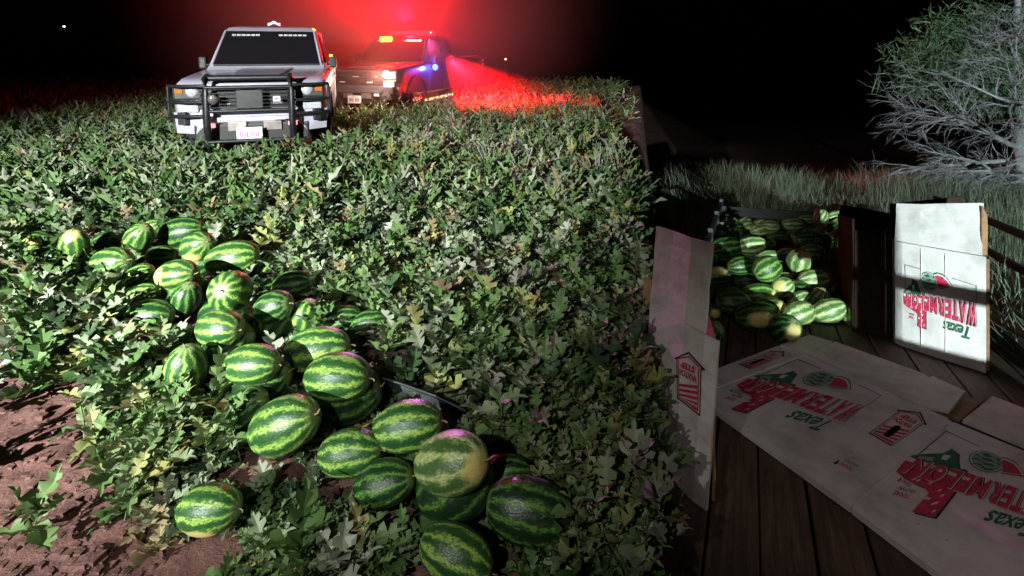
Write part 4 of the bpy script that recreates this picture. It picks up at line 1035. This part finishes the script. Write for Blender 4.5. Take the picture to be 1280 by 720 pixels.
def sample(n, y0, y1, pw_):
    pts = []
    while len(pts) < n:
        u = random.random(); y = (y0 ** (1 - pw_) + u * (y1 ** (1 - pw_) - y0 ** (1 - pw_))) ** (1 / (1 - pw_)) if pw_ != 1 else y0 * (y1 / y0) ** u
        px = random.uniform(-160, 815); x = (px - CX) / F * y
        if sprig_ok(x, y, random.random()): pts.append((x, y, float(gz(x, y) + rough(x, y)) - .02))
    return np.array(pts)
PAL = np.array([(.10, .19, .06), (.16, .25, .10), (.25, .31, .20), (.34, .37, .29), (.33, .34, .13), (.33, .25, .15), (.06, .11, .05)])
PALW = np.array([.2, .22, .2, .14, .07, .05, .12]); PALW = PALW / PALW.sum()
def mass(pts, nl, hmin, hmax, l0, l1, kind, name, label, wid=1.0, steep=(15, 78), pal=PAL, palw=PALW):
    n = len(pts); H = rng.uniform(hmin, hmax, n)
    rep = np.repeat(np.arange(n), nl); k = np.tile(np.arange(nl), n) / nl
    az0 = rng.uniform(0, 6.28, n); lean = rng.uniform(-.35, .35, (n, 2))
    h = H[rep] * (.12 + .88 * k); base = pts[rep] + np.stack([lean[rep, 0] * h, lean[rep, 1] * h, h], -1)
    az = az0[rep] + np.tile(np.arange(nl), n) * 2.4 + rng.uniform(-.5, .5, n * nl); el = np.radians(rng.uniform(steep[0], steep[1], n * nl)) * (.55 + .45 * k)
    ln = rng.uniform(l0, l1, n * nl) * (1.1 - .35 * k); roll = rng.uniform(-.6, .6, n * nl)
    P, T, nv = leaves(base, az, el, ln, roll, kind, wid)
    pc = rng.choice(len(pal), n, p=palw); col = pal[pc][rep] * rng.uniform(.75, 1.25, (n * nl, 1)); col = np.c_[col, np.ones(n * nl)]
    me = big_mesh(name, P, T, 3, M['leaf'], np.repeat(col, nv, 0), True); o = link(bpy.data.objects.new(name, me))
    tag(o, label, 'vines', None, 'stuff'); return o
near_pts = sample(1150, 1.45, 4.6, 1.0)
# the sprigs that show largest become plants of their own
key = near_pts[:, 1] + 0.0
ordr = np.argsort(key); in_view = [i for i in ordr if -5 < to_px(*near_pts[i])[0] < 800 and to_px(*near_pts[i])[1] < 725]
own = in_view[:150]; rest = np.setdiff1d(np.arange(len(near_pts)), own)
mass(near_pts[rest], 7, .06, .24, .11, .21, 0, 'vine_foliage', 'dense lobed watermelon vine leaves covering the field round the heap', .72, (32, 84))
lowp = []
while len(lowp) < 650:
    y = 1.45 * (4.2 / 1.45) ** random.random(); x = (random.uniform(-100, 810) - CX) / F * y
    if low_ok(x, y): lowp.append((x, y, float(gz(x, y) + rough(x, y)) - .02))
mass(np.array(lowp), 7, .02, .07, .07, .125, 0, 'ground_leaves', 'low vine leaves lying on the soil round the heaped watermelons', .72, (5, 60))
far_pts = sample(3700, 4.4, 15.5, 1.15)
mass(far_pts, 7, .06, .36, .16, .30, 1, 'vine_foliage', 'green vine foliage covering the field as far as the pickups', .62, (35, 86))
vf = sample(2600, 15, 30, 1.2)
mass(vf, 5, .15, .45, .2, .4, 2, 'weed_cover', 'rough weeds at the far dark edge of the field', .7)
# taller weeds where the red light falls
wp = np.array([p for p in sample(5000, 8.3, 15, 1.0) if to_px(*p)[0] > 470 or to_px(*p)[0] < 250]); wp = wp[:1900]
mass(wp, 9, .15, .50, .12, .26, 2, 'weed_cover', 'tall weedy grass in the red light beside the dark pickup', .45, (35, 86))

LM = []
for s_ in range(4):
    V, Fc = leaf_template(0); V = V.copy(); V[:, 2] += .05 * np.sin(V[:, 0] * (5 + s_) + s_) - .06 * s_ * V[:, 0] ** 2; V[:, 1] *= .62 + .08 * s_
    LM.append(mesh_of('leaf', V, [tuple(f) for f in Fc], M['leaf_one'], True))
sb = MB().tube([(0, 0, 0), (.05, .02, .4), (.02, .06, .75), (.06, .03, 1.0)], [.030, .026, .02, .012], 5); so_ = sb.build('stem', M['stem']); SM = so_.data; bpy.data.objects.remove(so_)
def vine(p, H, label, nl=7, big=1.0):
    t_ = thing('watermelon_vine', label, 'vine', tuple(p), (random.uniform(-.25, .25), random.uniform(-.25, .25), random.uniform(0, 6.28)), 'leafy vine sprigs round the field heap')
    s_ = link(bpy.data.objects.new('stem', SM), t_); s_.scale = (H * .7, H * .7, H)
    for k in range(nl):
        o = link(bpy.data.objects.new('leaf', random.choice(LM)), t_); kk = (k + .6) / nl
        o.location = (.04 * H * kk, .03 * H * kk, H * (.15 + .85 * kk)); ln = random.uniform(.075, .14) * (1.1 - .35 * kk) * big; o.scale = (ln, ln, ln)
        o.rotation_euler = (random.uniform(-.5, .5), -R(random.uniform(12, 75)) * (.55 + .45 * kk), k * 2.4 + random.uniform(-.4, .4))
for i in own:
    p = near_pts[i]; px, py = to_px(*p); e = soil_edge(py)
    if px < e + 60: lb = 'lobed-leaf vine sprig at the edge of the bare red soil'
    elif px > 752: lb = 'lobed-leaf vine sprig crowding the foot of the leaning carton'
    elif px > 690: lb = 'lobed-leaf vine sprig growing beside the trailer at the end of the heap'
    elif px > 460: lb = 'lobed-leaf vine sprig in front of the dark end of the melon heap'
    else: lb = 'lobed-leaf vine sprig between the soil strip and the striped melon heap'
    vine(p, random.uniform(.07, .19), lb, 8, 1.02)
# a few tall leaf sprays that stand out
for (px, py, H, big, lb) in ((632, 560, .22, 1.35, 'tall yellowish leaf spray standing beside the dark end melon'), (690, 575, .20, 1.3, 'broad yellowish leaf spray beside the tallest one'),
        (205, 470, .20, 1.3, 'pale silvery leaf spray standing before the upright watermelon'), (300, 575, .18, 1.25, 'pale serrated leaf spray below the shaded watermelon'),
        (545, 480, .16, 1.2, 'pale leaf spray sticking up behind the grey plastic sheet'), (120, 430, .20, 1.3, 'bright green leaf spray in front of the oblong watermelon'), (85, 275, .22, 1.3, 'pale leaf spray rising behind the field heap')):
    vine(on_field(px, py), H, lb, 8, big)

# clods on the bare soil
cl = MB(); r_ = random.Random(5); cnt = 0
while cnt < 420:
    px, py = r_.uniform(-60, 190), r_.uniform(445, 730)
    if px > soil_edge(py) + 25: continue
    p = on_field(px, py); s_ = r_.uniform(.006, .020) * (2.2 if r_.random() < .08 else 1); p.z = float(gz(p.x, p.y) + rough(p.x, p.y)) - .02
    vs = [Vector((a, b_, c)).normalized() * s_ * r_.uniform(.7, 1.3) for a in (-1, 1) for b_ in (-1, 1) for c in (-.6, .6)]
    cl.add([p + v for v in vs], [(0, 1, 3, 2), (4, 6, 7, 5), (0, 4, 5, 1), (2, 3, 7, 6), (0, 2, 6, 4), (1, 5, 7, 3)]); cnt += 1
co = cl.build('soil_clods', M['soil']); tag(co, 'small clods scattered over the bare red soil', 'soil clods', None, 'stuff')

# dry weed stalks
def dry_weed(px, py, H, n, label):
    p = on_field(px, py); p.z = float(gz(p.x, p.y)); t_ = thing('dry_weed', label, 'weed', tuple(p))
    for k in range(n):
        a = random.uniform(-1, 1); h = H * random.uniform(.6, 1.0); b_ = random.uniform(-.3, .3)
        MB().tube([(0, 0, 0), (a * .12 * h, b_ * h * .2, h * .4), (a * .32 * h, b_ * h * .5, h * .8), (a * .42 * h + random.uniform(-.05, .05), b_ * h * .6, h)], [.006, .005, .004, .002], 5).build('stalk', M['dry'], t_)
dry_weed(615, 232, .55, 9, 'bare dry weed stalks fanning out of the vines before the red grass')
dry_weed(655, 240, .50, 8, 'dry weed with a long slanting stalk beside the fanned dry stalks')
dry_weed(745, 245, .60, 10, 'thick clump of dry stalks at the field edge toward the trailer')
dry_weed(775, 240, .55, 8, 'thin dry stalks standing at the last edge of the field')

# ------------------------------------------------------------------ brush and tree beyond the trailer
def blades(n, xs, ys, hs, name, label, pal, wd=.010, lean_s=.5):
    x = rng.uniform(*xs, n); y = rng.uniform(*ys, n); z = gz(x, y) - .03; H = rng.uniform(*hs, n) * (.55 + .45 * np.clip(vnoise(x, y, 1.3, 9) + .9, .3, 1.3))
    a = rng.uniform(0, 6.28, n); ln = rng.uniform(.1, lean_s, n) * H; sx, sy = np.cos(a + 1.57) * wd, np.sin(a + 1.57) * wd
    P = np.zeros((n, 7, 3))
    for k, (f_, q) in enumerate(((0, 0), (.4, .12), (.78, .48))):
        cx, cy, cz = x + np.cos(a) * ln * q, y + np.sin(a) * ln * q, z + H * f_; w_ = (1, .85, .55)[k]
        P[:, 2 * k] = np.stack([cx - sx * w_, cy - sy * w_, cz], -1); P[:, 2 * k + 1] = np.stack([cx + sx * w_, cy + sy * w_, cz], -1)
    P[:, 6] = np.stack([x + np.cos(a) * ln, y + np.sin(a) * ln, z + H * .97], -1)
    T = np.array([(0, 1, 3), (0, 3, 2), (2, 3, 5), (2, 5, 4), (4, 5, 6)])[None] + (np.arange(n) * 7)[:, None, None]
    c = np.array(pal)[rng.integers(0, len(pal), n)] * rng.uniform(.7, 1.25, (n, 1)); c = np.repeat(np.c_[c, np.ones(n)], 7, 0)
    me = big_mesh(name, P.reshape(-1, 3), T.reshape(-1), 3, M['leaf'], c); o = link(bpy.data.objects.new(name, me)); tag(o, label, 'grass', None, 'stuff'); return o
GP = [(.28, .37, .25), (.36, .42, .30), (.21, .31, .20), (.40, .40, .31)]
blades(26000, (3.4, 12.5), (7.6, 11.5), (.55, 1.25), 'tall_grass', 'tall pale grass and weeds behind the trailer under the bare tree', GP, .007, .7)
blades(5000, (3.0, 5.2), (8.6, 11), (.2, .6), 'low_grass', 'low dim grass beyond the far end of the trailer', GP, .008)
blades(3000, (3.2, 5.5), (2.5, 6.5), (.5, 1.1), 'side_grass', 'dark grass growing along the far rail of the trailer', GP, .006, .8)

tb = at(1292, 150, 9.6); tz = float(gz(tb.x, tb.y))
tree = thing('bare_tree', 'pale bare-branched tree with thin green sprays overhanging the grass by the trailer', 'tree', (tb.x, tb.y, tz))
tr_ = random.Random(21)
trunk = MB(); trunk.tube([(0, 0, -.1), (-.03, .05, .7), (-.12, .08, 1.5), (-.10, .05, 2.3), (-.22, .1, 3.2), (-.2, .1, 4.4)], [.19, .16, .14, .12, .09, .05], 10); trunk.build('trunk', M['bark'], tree)
sprays = []; twig_mb = MB()
def grow(mb, p, d, ln, r, depth, droop):
    pts = [p.copy()]; rs = [r]; n = 5; q = p.copy(); dd = d.copy(); kids = []
    for k in range(n):
        dd = (dd + Vector((tr_.uniform(-.22, .22), tr_.uniform(-.22, .22), tr_.uniform(-.22, .22) - droop * .10))).normalized(); q = q + dd * ln / n; pts.append(q.copy()); rs.append(r * (1 - .75 * (k + 1) / n)); kids.append((q.copy(), dd.copy(), rs[-1]))
    mb.tube(pts, rs, 6 if depth < 2 else (4 if depth < 3 else 3), False)
    if depth >= 4: sprays.append((pts[-1], dd)); return
    nk = (7, 6, 5, 3)[depth]
    for k in range(nk):
        a = kids[min(len(kids) - 1, int(tr_.uniform(.6, n)))]
        off = Vector((tr_.uniform(-1, 1), tr_.uniform(-1, 1), tr_.uniform(-.8, .8))); nd = (a[1] + off * .75).normalized()
        grow(twig_mb if depth >= 1 else mb, a[0], nd, ln * tr_.uniform(.40, .68), max(.0035, a[2] * .72 if depth > 0 else r * .5), depth + 1, droop)
LIMBS = [(1.55, (-1.0, -.15, .35), 1.9, .055), (1.9, (-.9, -.3, .55), 1.8, .05), (1.3, (-1.0, .1, -.05), 2.0, .055), (1.45, (-1.0, -.35, -.18), 1.9, .05), (2.3, (-.6, -.3, .75), 1.9, .05), (1.1, (-.85, -.35, -.10), 1.5, .045), (2.6, (.3, -.3, .8), 1.8, .05), (1.7, (.8, -.2, .4), 1.7, .05), (1.0, (-.6, .1, -.15), 1.3, .04)]
for (z0, d, ln, r) in LIMBS:
    lm = MB(); grow(lm, Vector((-.08, .05, z0)), Vector(d).normalized(), ln, r, 0, .55 if d[2] < .3 else .15); lm.build('limb', M['bark'], tree)
tw = twig_mb.build('twigs', M['bark'], tree); tw['kind'] = 'stuff'
# thin green sprays in the upper crown
SP = []
for _ in range(3400):
    a = tr_.uniform(0, 6.28); q = Vector((-.95 + 1.0 * tr_.gauss(0, .62), .25 + .6 * tr_.gauss(0, .6), 3.15 + .42 * tr_.gauss(0, 1.0)))
    if q.z < 2.25 + .3 * abs(q.x + .6) or q.x < -2.15: continue
    SP.append((q, tr_.uniform(.18, .42)))
n = len(SP) * 4; base = np.array([s[0][:] for s in SP for _ in range(4)]); lnn = np.array([s[1] for s in SP for _ in range(4)]) * rng.uniform(.6, 1.1, n)
P, T, nv = leaves(base, rng.uniform(0, 6.28, n), np.radians(rng.uniform(-70, 70, n)), lnn, rng.uniform(-1, 1, n), 2, .22)
c = np.array([(.14, .25, .13), (.19, .30, .16), (.10, .19, .09)])[rng.integers(0, 3, n)]; me = big_mesh('crown', P, T, 3, M['leaf'], np.repeat(np.c_[c, np.ones(n)], nv, 0))
cr = link(bpy.data.objects.new('crown', me), tree); cr['kind'] = 'stuff'
